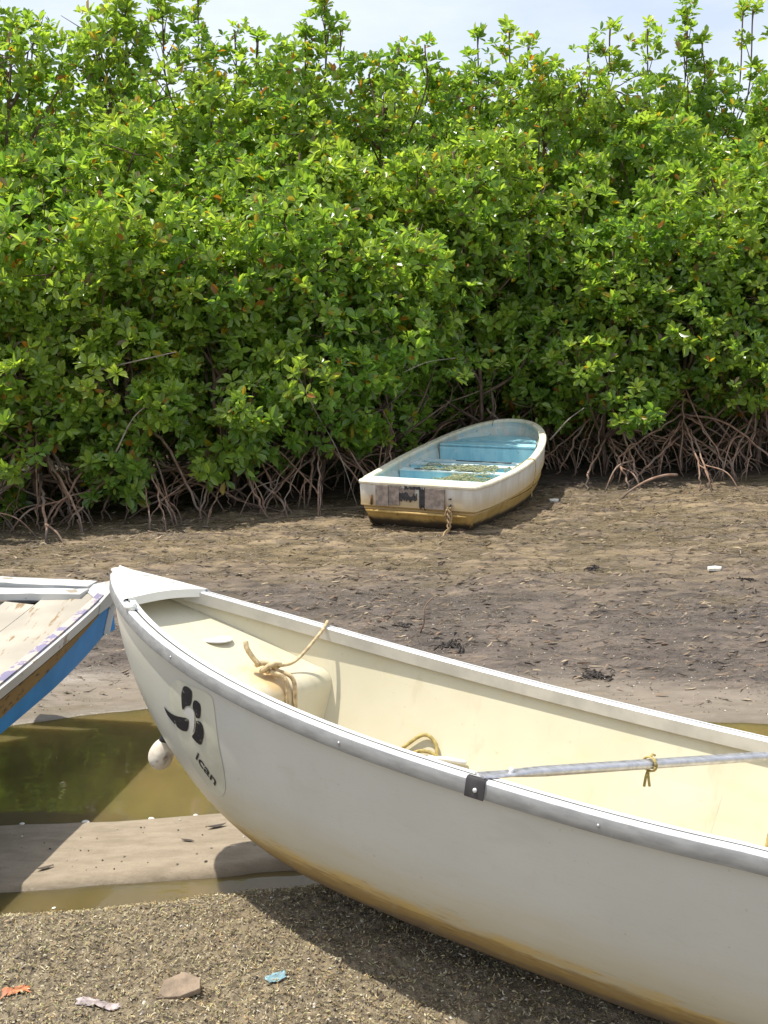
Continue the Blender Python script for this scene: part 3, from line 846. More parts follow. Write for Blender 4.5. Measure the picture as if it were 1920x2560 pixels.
# moulded rib panels inside the far wall and floor
def rib(s0, s1):
    V = []; F = []; S = np.linspace(s0, s1, 9); uu = list(np.linspace(-0.62, 0.90, 28)); n = len(uu)
    for i, s in enumerate(S):
        for j, u in enumerate(uu):
            edge = min(i, 8 - i, j, n - 1 - j); ins = 0.0105 + min(edge, 2) * 0.0025
            V.append(chull(s + 0.05 * (abs(u) ** 3), abs(u), 1 if u > 0 else -1, ins))
    for i in range(8):
        for j in range(n - 1): F.append((i * n + j, i * n + j + 1, (i + 1) * n + j + 1, (i + 1) * n + j))
    return mesh('hull_rib', V, F, M_liner, canoe, True, sharp=60)
rib(1.54, 1.84); rib(2.3, 2.7)

# moulded seat hung aft of the thwart
def seat():
    g = Geo(); s0, s1 = 2.03, 2.36
    for i in range(5):
        s = s0 + (s1 - s0) * i / 4
    V = []; F = []
    prof = [(s0, 0.0), (s0, 0.030), (s0 + 0.02, 0.045), (s0 + 0.10, 0.036), (s1 - 0.08, 0.036), (s1 - 0.02, 0.05), (s1, 0.034), (s1, 0.0)]
    ys_ = np.linspace(-1, 1, 13)
    for (s, dz) in prof:
        for f in ys_:
            z = CG0 - 0.24 + dz - 0.014 * (1 - f * f); V.append((s, f * (float(cw(s)) - 0.03) * (max(z - 0.02, 0) / CG0) ** (1 / CN), z))
    n = 13
    for i in range(len(prof)):
        k = (i + 1) % len(prof)
        for j in range(n - 1): F.append((i * n + j, i * n + j + 1, k * n + j + 1, k * n + j))
    F.append(tuple(i * n for i in range(8))); F.append(tuple(i * n + n - 1 for i in range(8)))
    st = fix_normals(mesh('seat', V, F, M_liner, canoe, True, sharp=45))
    for f in (-0.55, 0.55):
        g = Geo(); g.box((2.2, f * 0.3, 0.15), (0.05, 0.04, 0.28), None, 0, 0.006); g.build('seat_post', M_liner, st)
seat()

# printed emblem and lettering on the outer bow side
bvh = BVHTree.FromPolygons([v.co[:] for v in hull.data.vertices], [p.vertices[:] for p in hull.data.polygons if p.material_index == 0])
DO, D1, D2, DN = (Vector(v) for v in ((0.655, -0.3296, 0.3924), (0.8819, -0.3571, 0.3078), (0.3873, 0.1765, -0.9049), (0.2689, 0.9172, 0.294)))
def on_hull(a, b, lift):
    o = DO + D1 * a + D2 * b - DN * 0.25
    hit, nor, _, _ = bvh.ray_cast(o, DN)
    if hit is None: return DO + D1 * a + D2 * b
    if nor.dot(DN) > 0: nor = -nor
    return hit + nor * lift
def decal(name, polys, lift, mat, parent=canoe, scale=0.001):
    """flat printed shapes: filled, subdivided and laid on the hull"""
    bm = bmesh.new()
    for P in polys:
        P2 = [np.array(p, float) for p in P]
        for _ in range(2):      # round the corners
            Qn = []
            for i in range(len(P2)):
                a, b = P2[i], P2[(i + 1) % len(P2)]; Qn += [a * 0.75 + b * 0.25, a * 0.25 + b * 0.75]
            P2 = Qn
        vs = [bm.verts.new((p[0] * scale, p[1] * scale, 0)) for p in P2]
        bm.faces.new(vs)
    bmesh.ops.triangulate(bm, faces=bm.faces[:])
    bmesh.ops.subdivide_edges(bm, edges=bm.edges[:], cuts=2, use_grid_fill=True)
    bm.verts.index_update()
    V = [on_hull(v.co.x, v.co.y, lift)[:] for v in bm.verts]; F = [[v.index for v in f.verts] for f in bm.faces]; bm.free()
    return mesh(name, V, F, mat, parent, True)
lobe1 = [(-17, -128), (3, -129), (21, -118), (24, -109), (-3, -73), (-31, -75), (-54, -64), (-61, -65), (-47, -96), (-36, -113)]
lobe2 = [(19, -88), (34, -89), (50, -79), (46, -63), (27, -38), (14, -39), (5, -42), (9, -58), (2, -69)]
lobe3 = [(3, -35), (27, -27), (30, -12), (18, 10), (-10, 35), (-26, 35), (-45, 22), (-54, 11), (-32, 4), (-9, -18)]
beak = [(-181, -77), (-169, -63), (-129, -49), (-93, -44), (-33, -40), (-65, -4), (-81, -2), (-113, -5), (-152, -29), (-178, -51)]
disc = [(-26, -71), (2, -67), (6, -52), (-6, -31), (-24, -9), (-46, 4), (-51, -9), (-28, -39), (-60, -55)]
panel = [(-70, -158), (30, -128), (120, -100), (114, -67), (95, -12), (75, 43), (59, 109), (15, 180), (-60, 196), (-120, 110), (-150, 20), (-150, -79)]
decal('decal_film', [panel], 0.0012, simple('clear_decal_film', (0.55, 0.537, 0.425), 0.40, 0, 0.12, 9))
decal('emblem', [lobe1, lobe2, lobe3, beak], 0.0026, M_black)
decal('emblem_disc', [disc], 0.0034, simple('pale_print', (0.56, 0.55, 0.50), 0.4, 0, 0.05, 10))
fc = bpy.data.curves.new('lettering', 'FONT'); fc.body = 'ican'; fc.size = 0.052; fc.resolution_u = 6; fc.offset = 0.0008
fo = bpy.data.objects.new('lettering', fc); COL.objects.link(fo)
bpy.context.view_layer.update()
tm = bpy.data.meshes.new_from_object(fo.evaluated_get(bpy.context.evaluated_depsgraph_get()))
bpy.data.objects.remove(fo)
bm = bmesh.new(); bm.from_mesh(tm); bmesh.ops.triangulate(bm, faces=bm.faces[:]); bmesh.ops.subdivide_edges(bm, edges=bm.edges[:], cuts=1)
bm.verts.index_update()
_a = np.array([-0.080, 0.074]); _dir = np.array([0.50, 0.77]); _dir /= np.linalg.norm(_dir); _per = np.array([_dir[1], -_dir[0]])
xm = max(v.co.x for v in bm.verts)
V = []
for v in bm.verts:
    q = _a + _dir * (v.co.x / xm * 0.098) + _per * v.co.y * 1.0; V.append(on_hull(q[0], q[1], 0.0026)[:])
mesh('lettering', V, [[v.index for v in f.verts] for f in bm.faces], M_black, canoe, False)
bm.free()

def cworld(p): return CM4 @ Vector(p)
def to_canoe(name, geo, mat, label, cat, group=None):
    """a loose thing lying in or on the canoe: a top-level object in world space"""
    geo.v = [cworld(v)[:] for v in geo.v]
    return tag(geo.build(name, mat), label, cat, group)

# mooring rope knotted through the bulkhead, thrown over the far gunwale
def farw(s, u, ins=0.02): return chull(s, u, 1, ins)
g = Geo()
zt = float(cg(0.645)) - 0.122
kx, ky, kz = 0.560, 0.045, zt + 0.036
rng = np.random.default_rng(3)
g.tube(spline([(kx - 0.012, ky, kz), (kx + 0.02, ky - 0.01, kz + 0.015), (kx + 0.035, ky + 0.02, kz + 0.005), (kx + 0.03, ky + 0.045, kz - 0.010), (kx + 0.015, ky + 0.02, kz - 0.010), (kx + 0.02, ky - 0.015, kz - 0.010), (kx + 0.04, ky + 0.0, kz + 0.012), (kx + 0.045, ky + 0.04, kz + 0.01), (kx + 0.02, ky + 0.06, kz - 0.008), (kx + 0.02, ky + 0.03, kz - 0.01), (kx + 0.035, ky - 0.005, kz - 0.01)], 7), 0.0078, 8)
g.tube(spline([(kx + 0.01, ky - 0.02, kz + 0.01), (kx - 0.015, ky - 0.03, kz + 0.035), (kx - 0.03, ky - 0.035, kz + 0.055), (kx - 0.04, ky - 0.03, kz + 0.07)], 6), 0.0085, 8)
gs = 0.60; gp_ = (gs, float(cw(gs)), float(cg(gs)))
g.tube(spline([(kx + 0.02, ky + 0.05, kz - 0.005), (kx + 0.03, 0.5 * (ky + gp_[1]) - 0.01, kz + 0.002), (gs + 0.005, gp_[1] - 0.07, gp_[2] - 0.012), (gs, gp_[1] - 0.03, gp_[2] + 0.014), (gs - 0.02, gp_[1] + 0.012, gp_[2] + 0.013), (gs - 0.02, gp_[1] + 0.024, gp_[2] - 0.03), (gs - 0.01, gp_[1] + 0.02, gp_[2] - 0.06)], 8), 0.0055, 7)
fl = lambda s, u: chull(s, u, 1, 0.026)
g.tube(spline([(kx + 0.04, ky, kz - 0.008), (0.648, ky + 0.02, zt + 0.008), (0.664, ky + 0.02, zt - 0.08), (0.68, ky, zt - 0.18), (0.74, 0.03, float(ck(0.74)) + 0.10), (0.79, 0.06, float(ck(0.79)) + 0.04), (0.85, 0.14, float(ck(0.85)) + 0.05), fl(0.90, 0.72), fl(0.98, 0.78), fl(1.02, 0.70)], 8), 0.007, 7)
g.tube(spline([(kx + 0.035, ky + 0.03, kz - 0.008), (0.648, ky + 0.055, zt + 0.008), (0.665, ky + 0.06, zt - 0.07), (0.685, ky + 0.05, zt - 0.17), (0.76, 0.06, float(ck(0.76)) + 0.06)], 8), 0.007, 7)
to_canoe('rope', g, M_rope, 'frayed cream mooring rope knotted at the bow bulkhead inside the white canoe', 'rope')
g = Geo()
g.tube(spline([fl(0.93, 0.80), fl(0.985, 0.85), fl(1.03, 0.84), fl(1.05, 0.80)], 6), 0.006, 7)
g.tube(spline([fl(0.95, 0.78), fl(0.99, 0.81), fl(1.04, 0.81), fl(1.06, 0.77)], 6), 0.006, 7)
to_canoe('rope', g, M_rope2, 'short brown rope end lying against the inside wall of the white canoe', 'rope')
g = Geo(); g.tube([fl(1.02, 0.80), fl(1.08, 0.81), fl(1.14, 0.815)], 0.008, 8); g.tube([fl(1.03, 0.76), fl(1.09, 0.775), fl(1.13, 0.775)], 0.007, 8)
to_canoe('plastic_tube', g, M_white, 'two pale plastic tube pieces lying beside the short brown rope in the canoe', 'tube')
# twine tied round the thwart
tp = np.array(TA) + (np.array(TB) - np.array(TA)) * 0.47 - TU * 0.010
sd = np.cross(TD, TU)
g = Geo()
for k in range(2):
    ring = [tp + TD * (0.004 * k) + (TU * math.sin(t) * 0.0165 + sd * math.cos(t) * 0.0205) for t in np.linspace(0, 2 * math.pi, 17)]
    g.tube(ring, 0.0026, 5)
g.tube([tp + TU * 0.016, tp + TU * 0.024 + TD * 0.006, tp + TU * 0.020 + TD * 0.015], 0.003, 5)
for k in (-1, 1): g.tube(spline([tp - TU * 0.016, tp - TU * 0.03 + TD * 0.004 * k, tp - TU * 0.055 + TD * (0.004 + 0.009 * k)], 5), 0.0035, 5)
to_canoe('twine', g, M_rope2, 'knotted twine hanging from the aluminium thwart of the white canoe', 'twine')
g = Geo(); q = np.array([2.03, 0.30, CG0 - 0.20])
g.tube(spline([q, q + [0.0, 0.02, 0.02], q + [0.02, 0.03, 0.015], q + [0.02, 0.0, 0.0], q + [0.0, 0.01, 0.012], q + [-0.01, 0.03, 0.0], q + [-0.012, 0.02, -0.05]], 6), 0.006, 6)
to_canoe('rope', g, M_rope2, 'small rope knot on the seat edge at the right side of the canoe', 'rope')

# white float hung at the stem
def float_():
    t = NT('worn_float_foam'); P = t.obj(); s = t.sep(P)
    n = t.noise(P, 22, 5)
    c = t.mix(t.ss(n, 0.35, 0.65), (0.60, 0.53, 0.42), (0.78, 0.72, 0.60))
    c = t.mix(t.ss(t.noise(P, 11, 3), 0.58, 0.70), c, (0.17, 0.10, 0.065))
    m = t.fin(t.bsdf(Base_Color=c, Roughness=0.8, Normal=t.bump(n, 0.5, 0.004)))
    bm = bmesh.new(); bmesh.ops.create_icosphere(bm, subdivisions=4, radius=1.0)
    rr_ = np.random.default_rng(8)
    for v in bm.verts:
        z = v.co.z; k = 1 - 0.10 * z - 0.05 * z * z + 0.03 * math.sin(4 * v.co.x + 3 * v.co.y)
        v.co = Vector((v.co.x * 0.037 * k, v.co.y * 0.037 * k, v.co.z * 0.050))
    base = empty('float', (-0.690, 2.900, 0.300), (0.10, 0.22, 0.4))
    me = bpy.data.meshes.new('float_body'); bm.to_mesh(me); bm.free(); me.materials.append(m)
    me.polygons.foreach_set('use_smooth', np.full(len(me.polygons), True)); link('float_body', me, base)
    g = Geo(); g.tube([(0, 0, 0.043), (0, 0, 0.056), (0, 0, 0.060)], [0.015, 0.013, 0.006], 10); g.build('float_cap', M_dark, base)
    g = Geo(); g.tube(spline([(0.0, 0, 0.056), (0.012, 0.01, 0.075), (0.035, 0.03, 0.085), (0.065, 0.05, 0.075)], 6), 0.004, 6); g.build('cord', M_rope2, base)
    return tag(base, 'worn off white egg shaped float hanging at the stem of the white canoe', 'float')
float_()

# ------------------------------------------------------------------ blue wooden boat at the left
def paint(name, col, chip=(0.30, 0.22, 0.14), amount=0.60, rough=0.55, stretch=(1, 1, 1), scale=9):
    t = NT(name); P = t.obj()
    n = t.noise(t.map(P, stretch), scale, 6, 0.65); n2 = t.noise(P, 3, 3)
    c = t.mix(t.ss(n2, 0.3, 0.7), tuple(v * 0.82 for v in col), tuple(min(1, v * 1.15) for v in col))
    c = t.mix(t.ss(n, amount, amount + 0.06), c, chip)
    return t.fin(t.bsdf(Base_Color=c, Roughness=rough, Normal=t.bump(n, 0.25, 0.003)))
M_blue = paint('blue_boat_paint', (0.035, 0.235, 0.55), (0.10, 0.12, 0.13), 0.66)
M_bwhite = paint('white_boat_paint', (0.52, 0.52, 0.49), (0.30, 0.25, 0.19), 0.57, 0.6, (1, 1, 1), 12)
M_strip = paint('bare_wood_strake', (0.24, 0.155, 0.055), (0.07, 0.05, 0.03), 0.56, 0.8, (0.6, 3, 8), 6)
M_plank = paint('worn_deck_plank', (0.40, 0.36, 0.29), (0.24, 0.16, 0.08), 0.58, 0.85, (6, 1.0, 1), 5)
M_purple = paint('flaking_purple_edge', (0.22, 0.20, 0.30), (0.46, 0.39, 0.34), 0.46, 0.7, (1, 1, 1), 14)

BO = np.array([-1.180, 4.270, 0.454])                    # stem head
BA = np.array([-0.50, -0.866, 0.0]); BNr = np.array([0.866, -0.50, 0.0])
blue = tag(empty('wooden_boat', (float(BO[0]), float(BO[1]), 0.0), (0, 0, 0)), 'blue and white wooden boat with bare deck boards, its bow behind the canoe bow', 'boat')
def bw(s): return 0.40 * s ** 0.86 if s < 1.6 else 0.40 * 1.6 ** 0.86 + 0.10 * (1 - math.exp(-(s - 1.6)))
def bz(s): return -0.105 * s + 0.010 * s * s              # sheer falls away from the high bow
def bh(s): return 0.185 + 0.020 * s                       # depth of side
def bp(s, side, f, out=0.0, up=0.0):
    """f: 0 rail .. 1 chine"""
    w_ = bw(s) * (1 - 0.20 * f) + out
    if side < 0:
        t = s / 3.3; b = 2 * t * (1 - t) * np.array([-1.22, 0.16]) + t * t * np.array([-2.29, -2.62])
        d = 2 * (1 - 2 * t) * np.array([-1.22, 0.16]) + 2 * t * np.array([-2.29, -2.62]); d /= np.linalg.norm(d)
        n_ = np.array([d[1], -d[0]])
        if n_ @ np.array([-0.6, 0.8]) < 0: n_ = -n_
        b = b + n_ * (out - 0.05 * f * min(1, s / 0.4))
        return np.array([b[0], b[1], BO[2] + bz(s) - bh(s) * f + up])
    rake = 0.075 * f * max(0.0, 1 - s / 0.5)
    p = BA * (s + rake) + BNr * side * w_ + np.array([0, 0, BO[2] + bz(s) - bh(s) * f + up]); return p
SB = np.concatenate([np.linspace(0.004, 0.3, 8)[:-1], np.linspace(0.3, 3.3, 26)])
def strip(name, f0, f1, out, th, mat, sides=(1, -1), s0=None, parent=blue):
    S = [s for s in SB if s0 is None or s >= s0]; V = []; F = []
    fe = f1 if callable(f1) else (lambda q: f1)
    for side in sides:
        o = len(V)
        for s in S:
            V += [bp(s, side, f0, out), bp(s, side, fe(s), out), bp(s, side, fe(s), out - th), bp(s, side, f0, out - th)]
        for i in range(len(S) - 1):
            for j in range(4): F.append((o + i * 4 + j, o + i * 4 + (j + 1) % 4, o + (i + 1) * 4 + (j + 1) % 4, o + (i + 1) * 4 + j))
        F.append((o, o + 1, o + 2, o + 3)); F.append(tuple(o + (len(S) - 1) * 4 + j for j in (3, 2, 1, 0)))
    return fix_normals(mesh(name, V, F, mat, parent, False))
# hull: sides, flat bottom and stern board
V = []; F = []
for s in SB: V += [bp(s, 1, 0.02), bp(s, 1, 0.5), bp(s, 1, 1.0), bp(s, -1, 1.0), bp(s, -1, 0.5), bp(s, -1, 0.02)]
for i in range(len(SB) - 1):
    for j in range(5): F.append((i * 6 + j, i * 6 + j + 1, (i + 1) * 6 + j + 1, (i + 1) * 6 + j))
F.append(tuple(range(6))); F.append(tuple((len(SB) - 1) * 6 + j for j in range(6)))
fix_normals(mesh('hull', V, F, M_blue, blue, False))
strip('rail', -0.10, 0.12, 0.018, 0.028, M_bwhite, s0=0.12)
strip('strake', 0.17, lambda q: 0.18 + 0.40 * min(1.0, max(0.0, q - 0.12) / 0.75), 0.012, 0.012, M_strip, s0=0.16)
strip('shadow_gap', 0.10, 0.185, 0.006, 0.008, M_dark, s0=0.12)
# painted inner edge of the rail
S = [s for s in SB if s > 0.10]; V = []; F = []
for s in S: V += [bp(s, 1, -0.125, 0.000, 0.004), bp(s, 1, -0.125, -0.036, 0.006), bp(s, 1, -0.02, -0.036), bp(s, 1, -0.02, -0.008)]
for i in range(len(S) - 1):
    for j in range(4): F.append((i * 4 + j, i * 4 + (j + 1) % 4, (i + 1) * 4 + (j + 1) % 4, (i + 1) * 4 + j))
fix_normals(mesh('rail_cap', V, F, M_purple, blue, False))
# stem post with its white cap
g = Geo(); V = []
pa = [bp(0.004, 1, f) for f in (0, 0.35, 0.7, 1.0)]
pts = [np.array([p[0], p[1], p[2]]) for p in pa]; pts = [np.array([0, 0, 0]) * 0 + p - BA * 0.012 for p in pts]
g.tube(spline(pts, 5), 0.019, 6); g.build('stem', M_bwhite, blue, False)
g = Geo(); V = [bp(0.0, 1, -0.18, 0.012) - BA * 0.03, bp(0.20, 1, -0.12, 0.0205), bp(0.20, 1, 0.13, 0.0205), bp(0.0, 1, 0.30, 0.014) - BA * 0.03,
     bp(0.0, -1, -0.18, 0.012) - BA * 0.03, bp(0.20, -1, -0.12, 0.0205), bp(0.20, -1, 0.13, 0.0205), bp(0.0, -1, 0.30, 0.014) - BA * 0.03]
F = [(0, 1, 2, 3), (7, 6, 5, 4), (0, 4, 5, 1), (3, 2, 6, 7), (0, 3, 7, 4), (1, 5, 6, 2)]
fix_normals(mesh('bow_cap', V, F, M_bwhite, blue, False))
# deck boards run alongside the starboard rail, over a dark sheet added to block light
rng = np.random.default_rng(12)
SD = np.linspace(0.02, 3.2, 90)
star = np.array([bp(q, 1, 0)[:2] for q in SD]); port = np.array([bp(q, -1, 0)[:2] for q in np.linspace(0.005, 3.3, 200)])
LD = np.array([-0.93, 0.37])
def dmax(p):
    """distance from the starboard rail point p to the port rail along LD"""
    r = port - p; al = r @ LD; off = np.abs(r @ np.array([LD[1], -LD[0]])); ok = (off < 0.03) & (al > 0)
    return al[ok].min() if ok.any() else 0.0
DM = np.array([dmax(p) for p in star])
V = []; F = []
for q, p, m_ in zip(SD, star, DM):
    z_ = BO[2] + bz(q) - 0.030
    for d_ in (0.0, max(m_ - 0.01, 0.001)): V.append((*(p + LD * d_), z_))
for i in range(len(SD) - 1): F.append((2 * i, 2 * i + 1, 2 * i + 3, 2 * i + 2))
mesh('deck_light_block', V, F, simple('dark_light_block', (0.06, 0.045, 0.03), 0.85), blue, False)
d0 = 0.022
for b in range(9):
    wb = rng.uniform(0.12, 0.17); d1 = d0 + wb; jog = rng.uniform(-0.004, 0.004); V = []; F = []; k = 0; trim = rng.uniform(0.0, 0.03)
    for q, p, m_ in zip(SD, star, DM):
        if m_ - trim < d1 or q > 3.1: continue
        zt = BO[2] + bz(q) + 0.004 + jog
        for dd, zz_ in ((d0, zt), (d1, zt), (d1, zt - 0.022), (d0, zt - 0.022)): V.append((*(p + LD * dd), zz_))
        k += 1
    for i in range(k - 1):
        for j in range(4): F.append((i * 4 + j, i * 4 + (j + 1) % 4, (i + 1) * 4 + (j + 1) % 4, (i + 1) * 4 + j))
    if k > 1:
        F.append((0, 1, 2, 3)); F.append(tuple((k - 1) * 4 + j for j in (3, 2, 1, 0)))
        fix_normals(mesh('deck_board', V, F, M_plank, blue, False))
    d0 = d1 + 0.006
# painted cross boards laid over the bow deck
def cross(x0, y0, x1, y1, w_, th, z0, z1, seed):
    r_ = np.random.default_rng(seed); a = np.array([x0, y0]); b = np.array([x1, y1]); d = (b - a) / np.linalg.norm(b - a); n_ = np.array([-d[1], d[0]])
    V = []; F = []; m_ = 14
    for i in range(m_ + 1):
        f = i / m_; c = a + (b - a) * f; z = z0 + (z1 - z0) * f
        e = [r_.normal(0, 0.0022) for _ in range(4)]
        V += [(*(c + n_ * (w_ / 2 + e[0])), z + e[1] * 0.4), (*(c - n_ * (w_ / 2 + e[2])), z + e[3] * 0.4), (*(c - n_ * (w_ / 2 + e[2])), z - th), (*(c + n_ * (w_ / 2 + e[0])), z - th)]
    for i in range(m_):
        for j in range(4): F.append((i * 4 + j, i * 4 + (j + 1) % 4, (i + 1) * 4 + (j + 1) % 4, (i + 1) * 4 + j))
    F.append((0, 1, 2, 3)); F.append(tuple(m_ * 4 + j for j in (3, 2, 1, 0)))
    V = [(v[0] - BO[0], v[1] - BO[1], v[2] - 0.004) for v in V]
    return fix_normals(mesh('cross_board', V, F, M_bwhite, blue, False))
cross(-1.280, 4.185, -2.05, 4.300, 0.090, 0.030, 0.470, 0.462, 4)
cross(-1.275, 4.300, -1.80, 4.390, 0.100, 0.030, 0.474, 0.482, 6)

# ------------------------------------------------------------------ the beached dinghy by the mangroves
DL, DWT, DWM, DH0, DHB, DPp, DQq = 2.855, 0.542, 0.648, 0.422, 0.269, 2.461, 2.165
DLOC, DROT = (0.263, 8.286, -0.198), (R_(-0.30), R_(0.37), R_(-23.6))
dinghy = tag(empty('dinghy', DLOC, DROT), 'weathered cream dinghy stained yellow with a pale blue inside, beached against the mangroves', 'dinghy')
def dplan(n=44):
    """plan outline, from the middle of the transom round the starboard side to the stem (unit s 0..1)"""
    pts = [(x, 0.0) for x in np.linspace(0, 0.88, 7)] + [(0.955, 0.004), (0.99, 0.018), (1.0, 0.045)]
    out = [(x * DWT, y) for x, y in pts]
    for s in np.concatenate([np.linspace(0.08, 0.78, 20), 1 - 0.22 * (1 - np.sin(np.linspace(0.06, math.pi / 2, 18)))]):
        t = min(max((s - 0.3) / 0.7, 0), 1)
        w = (DWT + (DWM - DWT) * math.sin(min(s / 0.5, 1) * math.pi / 2)) * max(1 - t ** DPp, 0) ** (1 / DQq); out.append((w, s))
    return out
PL = dplan()
def dring(inset, z, sheer=1.0, rake=0.0, aft=None):
    """outline moved inward by inset metres; z measured down from the sheer when sheer=1"""
    pts = []
    P = [(x, y * DL) for x, y in PL]; full = P + [(-x, y) for x, y in P[-2:0:-1]]
    n = len(full); A = np.array(full)
    T = np.roll(A, -1, 0) - np.roll(A, 1, 0); T /= np.maximum(np.linalg.norm(T, axis=1, keepdims=True), 1e-9)
    Nn = np.stack([-T[:, 1], T[:, 0]], 1)        # inward for this winding
    ins = np.full(n, inset)
    if aft is not None:
        k = np.clip(1 - A[:, 1] / 0.12, 0, 1); ins = inset * (1 - k) + aft * k
    B = A + Nn * ins[:, None]
    sN = np.clip(A[:, 1] / DL, 0, 1)
    zz = (DH0 + DHB * sN ** 2) * sheer + z + rake * sN ** 4
    if rake: B[:, 1] -= 0.0
    return [(B[i, 0], B[i, 1], zz[i]) for i in range(n)]
def dloft(name, rings, mat, parent=dinghy, cap0=False, cap1=False, smooth=True, sharp=32):
    V = []; F = []; n = len(rings[0])
    for r in rings: V += r
    for i in range(len(rings) - 1):
        for j in range(n): F.append((i * n + j, i * n + (j + 1) % n, (i + 1) * n + (j + 1) % n, (i + 1) * n + j))
    if cap0: F.append(tuple(range(n)))
    if cap1: F.append(tuple((len(rings) - 1) * n + j for j in range(n)))
    return fix_normals(mesh(name, V, F, mat, parent, smooth, sharp=sharp))
def dmat(kind):
    t = NT('dinghy_' + kind); P = t.obj(); s = t.sep(P); y = s[1]; z = s[2]
    n = t.noise(P, 7, 6, 0.65); n2 = t.noise(t.map(P, (3, 3, 0.7)), 5, 4); n3 = t.noise(P, 26, 4, 0.7)
    zw = t.math('MULTIPLY_ADD', t.math('SUBTRACT', n, 0.5), 0.07, z)
    if kind == 'strake':
        c = t.mix(t.ss(n2, 0.3, 0.7), (0.56, 0.51, 0.42), (0.70, 0.66, 0.57))
        zr = t.math('SUBTRACT', zw, t.math('MULTIPLY', t.math('POWER', t.math('DIVIDE', y, DL), 2.0), DHB))
        c = t.mix(t.ss(zr, 0.20, 0.38, 0.85, 0.0), c, (0.52, 0.36, 0.14))
        c = t.mix(t.ss(n3, 0.66, 0.74), c, (0.30, 0.26, 0.20))
    elif kind == 'bottom':
        c = t.mix(t.ss(n2, 0.3, 0.7), (0.44, 0.28, 0.075), (0.56, 0.38, 0.13))
        c = t.mix(t.ss(n3, 0.55, 0.70, 0, 0.7), c, (0.24, 0.13, 0.035))
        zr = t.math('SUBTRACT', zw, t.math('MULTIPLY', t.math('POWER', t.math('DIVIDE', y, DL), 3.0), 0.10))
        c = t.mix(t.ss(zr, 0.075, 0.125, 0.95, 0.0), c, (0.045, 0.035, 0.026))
    elif kind == 'rim':
        c = t.mix(t.ss(n2, 0.3, 0.7), (0.66, 0.59, 0.42), (0.78, 0.73, 0.58))
        c = t.mix(t.ss(n3, 0.60, 0.70), c, (0.42, 0.28, 0.14))
    elif kind == 'inside':
        c = t.mix(t.ss(n2, 0.3, 0.7), (0.50, 0.49, 0.41), (0.60, 0.60, 0.52))
        c = t.mix(t.ss(n, 0.45, 0.62, 0.1, 0.8), c, (0.38, 0.54, 0.55))
        c = t.mix(t.ss(n3, 0.60, 0.70), c, (0.22, 0.19, 0.13))
    else:
        c = t.mix(t.ss(n2, 0.3, 0.7), (0.26, 0.57, 0.67), (0.40, 0.69, 0.75))
        c = t.mix(t.ss(n, 0.55, 0.72, 0, 0.75), c, (0.62, 0.72, 0.70))
        c = t.mix(t.ss(n3, 0.64, 0.72, 0, 0.8), c, (0.20, 0.19, 0.13))
    return t.fin(t.bsdf(Base_Color=c, Roughness=0.6, Normal=t.bump(n3, 0.2, 0.004)))
MD = {k: dmat(k) for k in ('strake', 'bottom', 'rim', 'inside', 'blue')}
# hull below, flared strake above, rolled rim, inner skin
dloft('hull', [dring(0.038, 0.200, 0.0, 0.10), dring(0.075, 0.115, 0.0, 0.10), dring(0.115, 0.045, 0.0, 0.10), dring(0.165, 0.012, 0.0, 0.09), dring(0.26, 0.0, 0.0, 0.06)][::1], MD['bottom'], cap1=True)
strk = dloft('strake', [dring(0.006, -0.010), dring(0.004, -0.030), dring(0.012, -0.185), dring(0.010, -0.205), dring(0.018, -0.212), dring(0.040, -0.212), dring(0.042, -0.24)], MD['strake'])
# side planking between strake and bottom follows the sheer
dloft('topside', [dring(0.041, -0.214), dring(0.0395, 0.205, 0.0, 0.10)], MD['bottom'])
dloft('rim', [dring(0.004, -0.028), dring(-0.004, -0.020), dring(-0.006, -0.006), dring(0.000, 0.004), dring(0.030, 0.008), dring(0.060, 0.004), dring(0.066, -0.004), dring(0.064, -0.024), dring(0.055, -0.028)], MD['rim'])
dloft('inner_skin', [dring(0.058, -0.02), dring(0.056, -0.07), dring(0.075, -0.095), dring(0.088, -0.16), dring(0.120, 0.24, 0.0, 0.2)], MD['inside'])
# sole, boxes and bow platform
def dpoly(name, inset, s0, s1, ztop, th, mat, bev=0.0, slots=()):
    ring = dring(inset, 0, 0)
    def wat(yy):
        best = 0
        for i in range(len(ring)):
            a, b = ring[i], ring[(i + 1) % len(ring)]
            if (a[1] - yy) * (b[1] - yy) <= 0 and abs(a[1] - b[1]) > 1e-6:
                f = (yy - a[1]) / (b[1] - a[1]); best = max(best, abs(a[0] + (b[0] - a[0]) * f))
        return best
    S = np.linspace(s0, s1, 16); V = []; F = []
    for y_ in S:
        w_ = max(wat(y_), 0.01); zt = ztop(y_) if callable(ztop) else ztop
        for (x_, z_) in ((-w_, zt), (w_, zt), (w_, zt - th), (-w_, zt - th)): V.append((x_, y_, z_))
    for i in range(15):
        for j in range(4): F.append((i * 4 + j, i * 4 + (j + 1) % 4, (i + 1) * 4 + (j + 1) % 4, (i + 1) * 4 + j))
    F.append((0, 1, 2, 3)); F.append((63, 62, 61, 60))
    return fix_normals(mesh(name, V, F, mat, dinghy, False))
dpoly('sole', 0.10, 0.10, 2.2, 0.275, 0.05, MD['blue'])
dpoly('transom_shelf', 0.055, 0.030, 0.21, 0.4335, 0.03, simple('shelf_paint', (0.62, 0.72, 0.71), 0.55, 0, 0.12, 12))
M_blackhole = simple('opening_shade', (0.02, 0.022, 0.028), 0.7)  # dark colour stands for the shade inside bench slots and hatch opening
M_pale = simple('pale_blue_highlight', (0.60, 0.72, 0.72), 0.55, 0, 0.12, 12)  # pale blue bench tops, their white highlights put into the colour
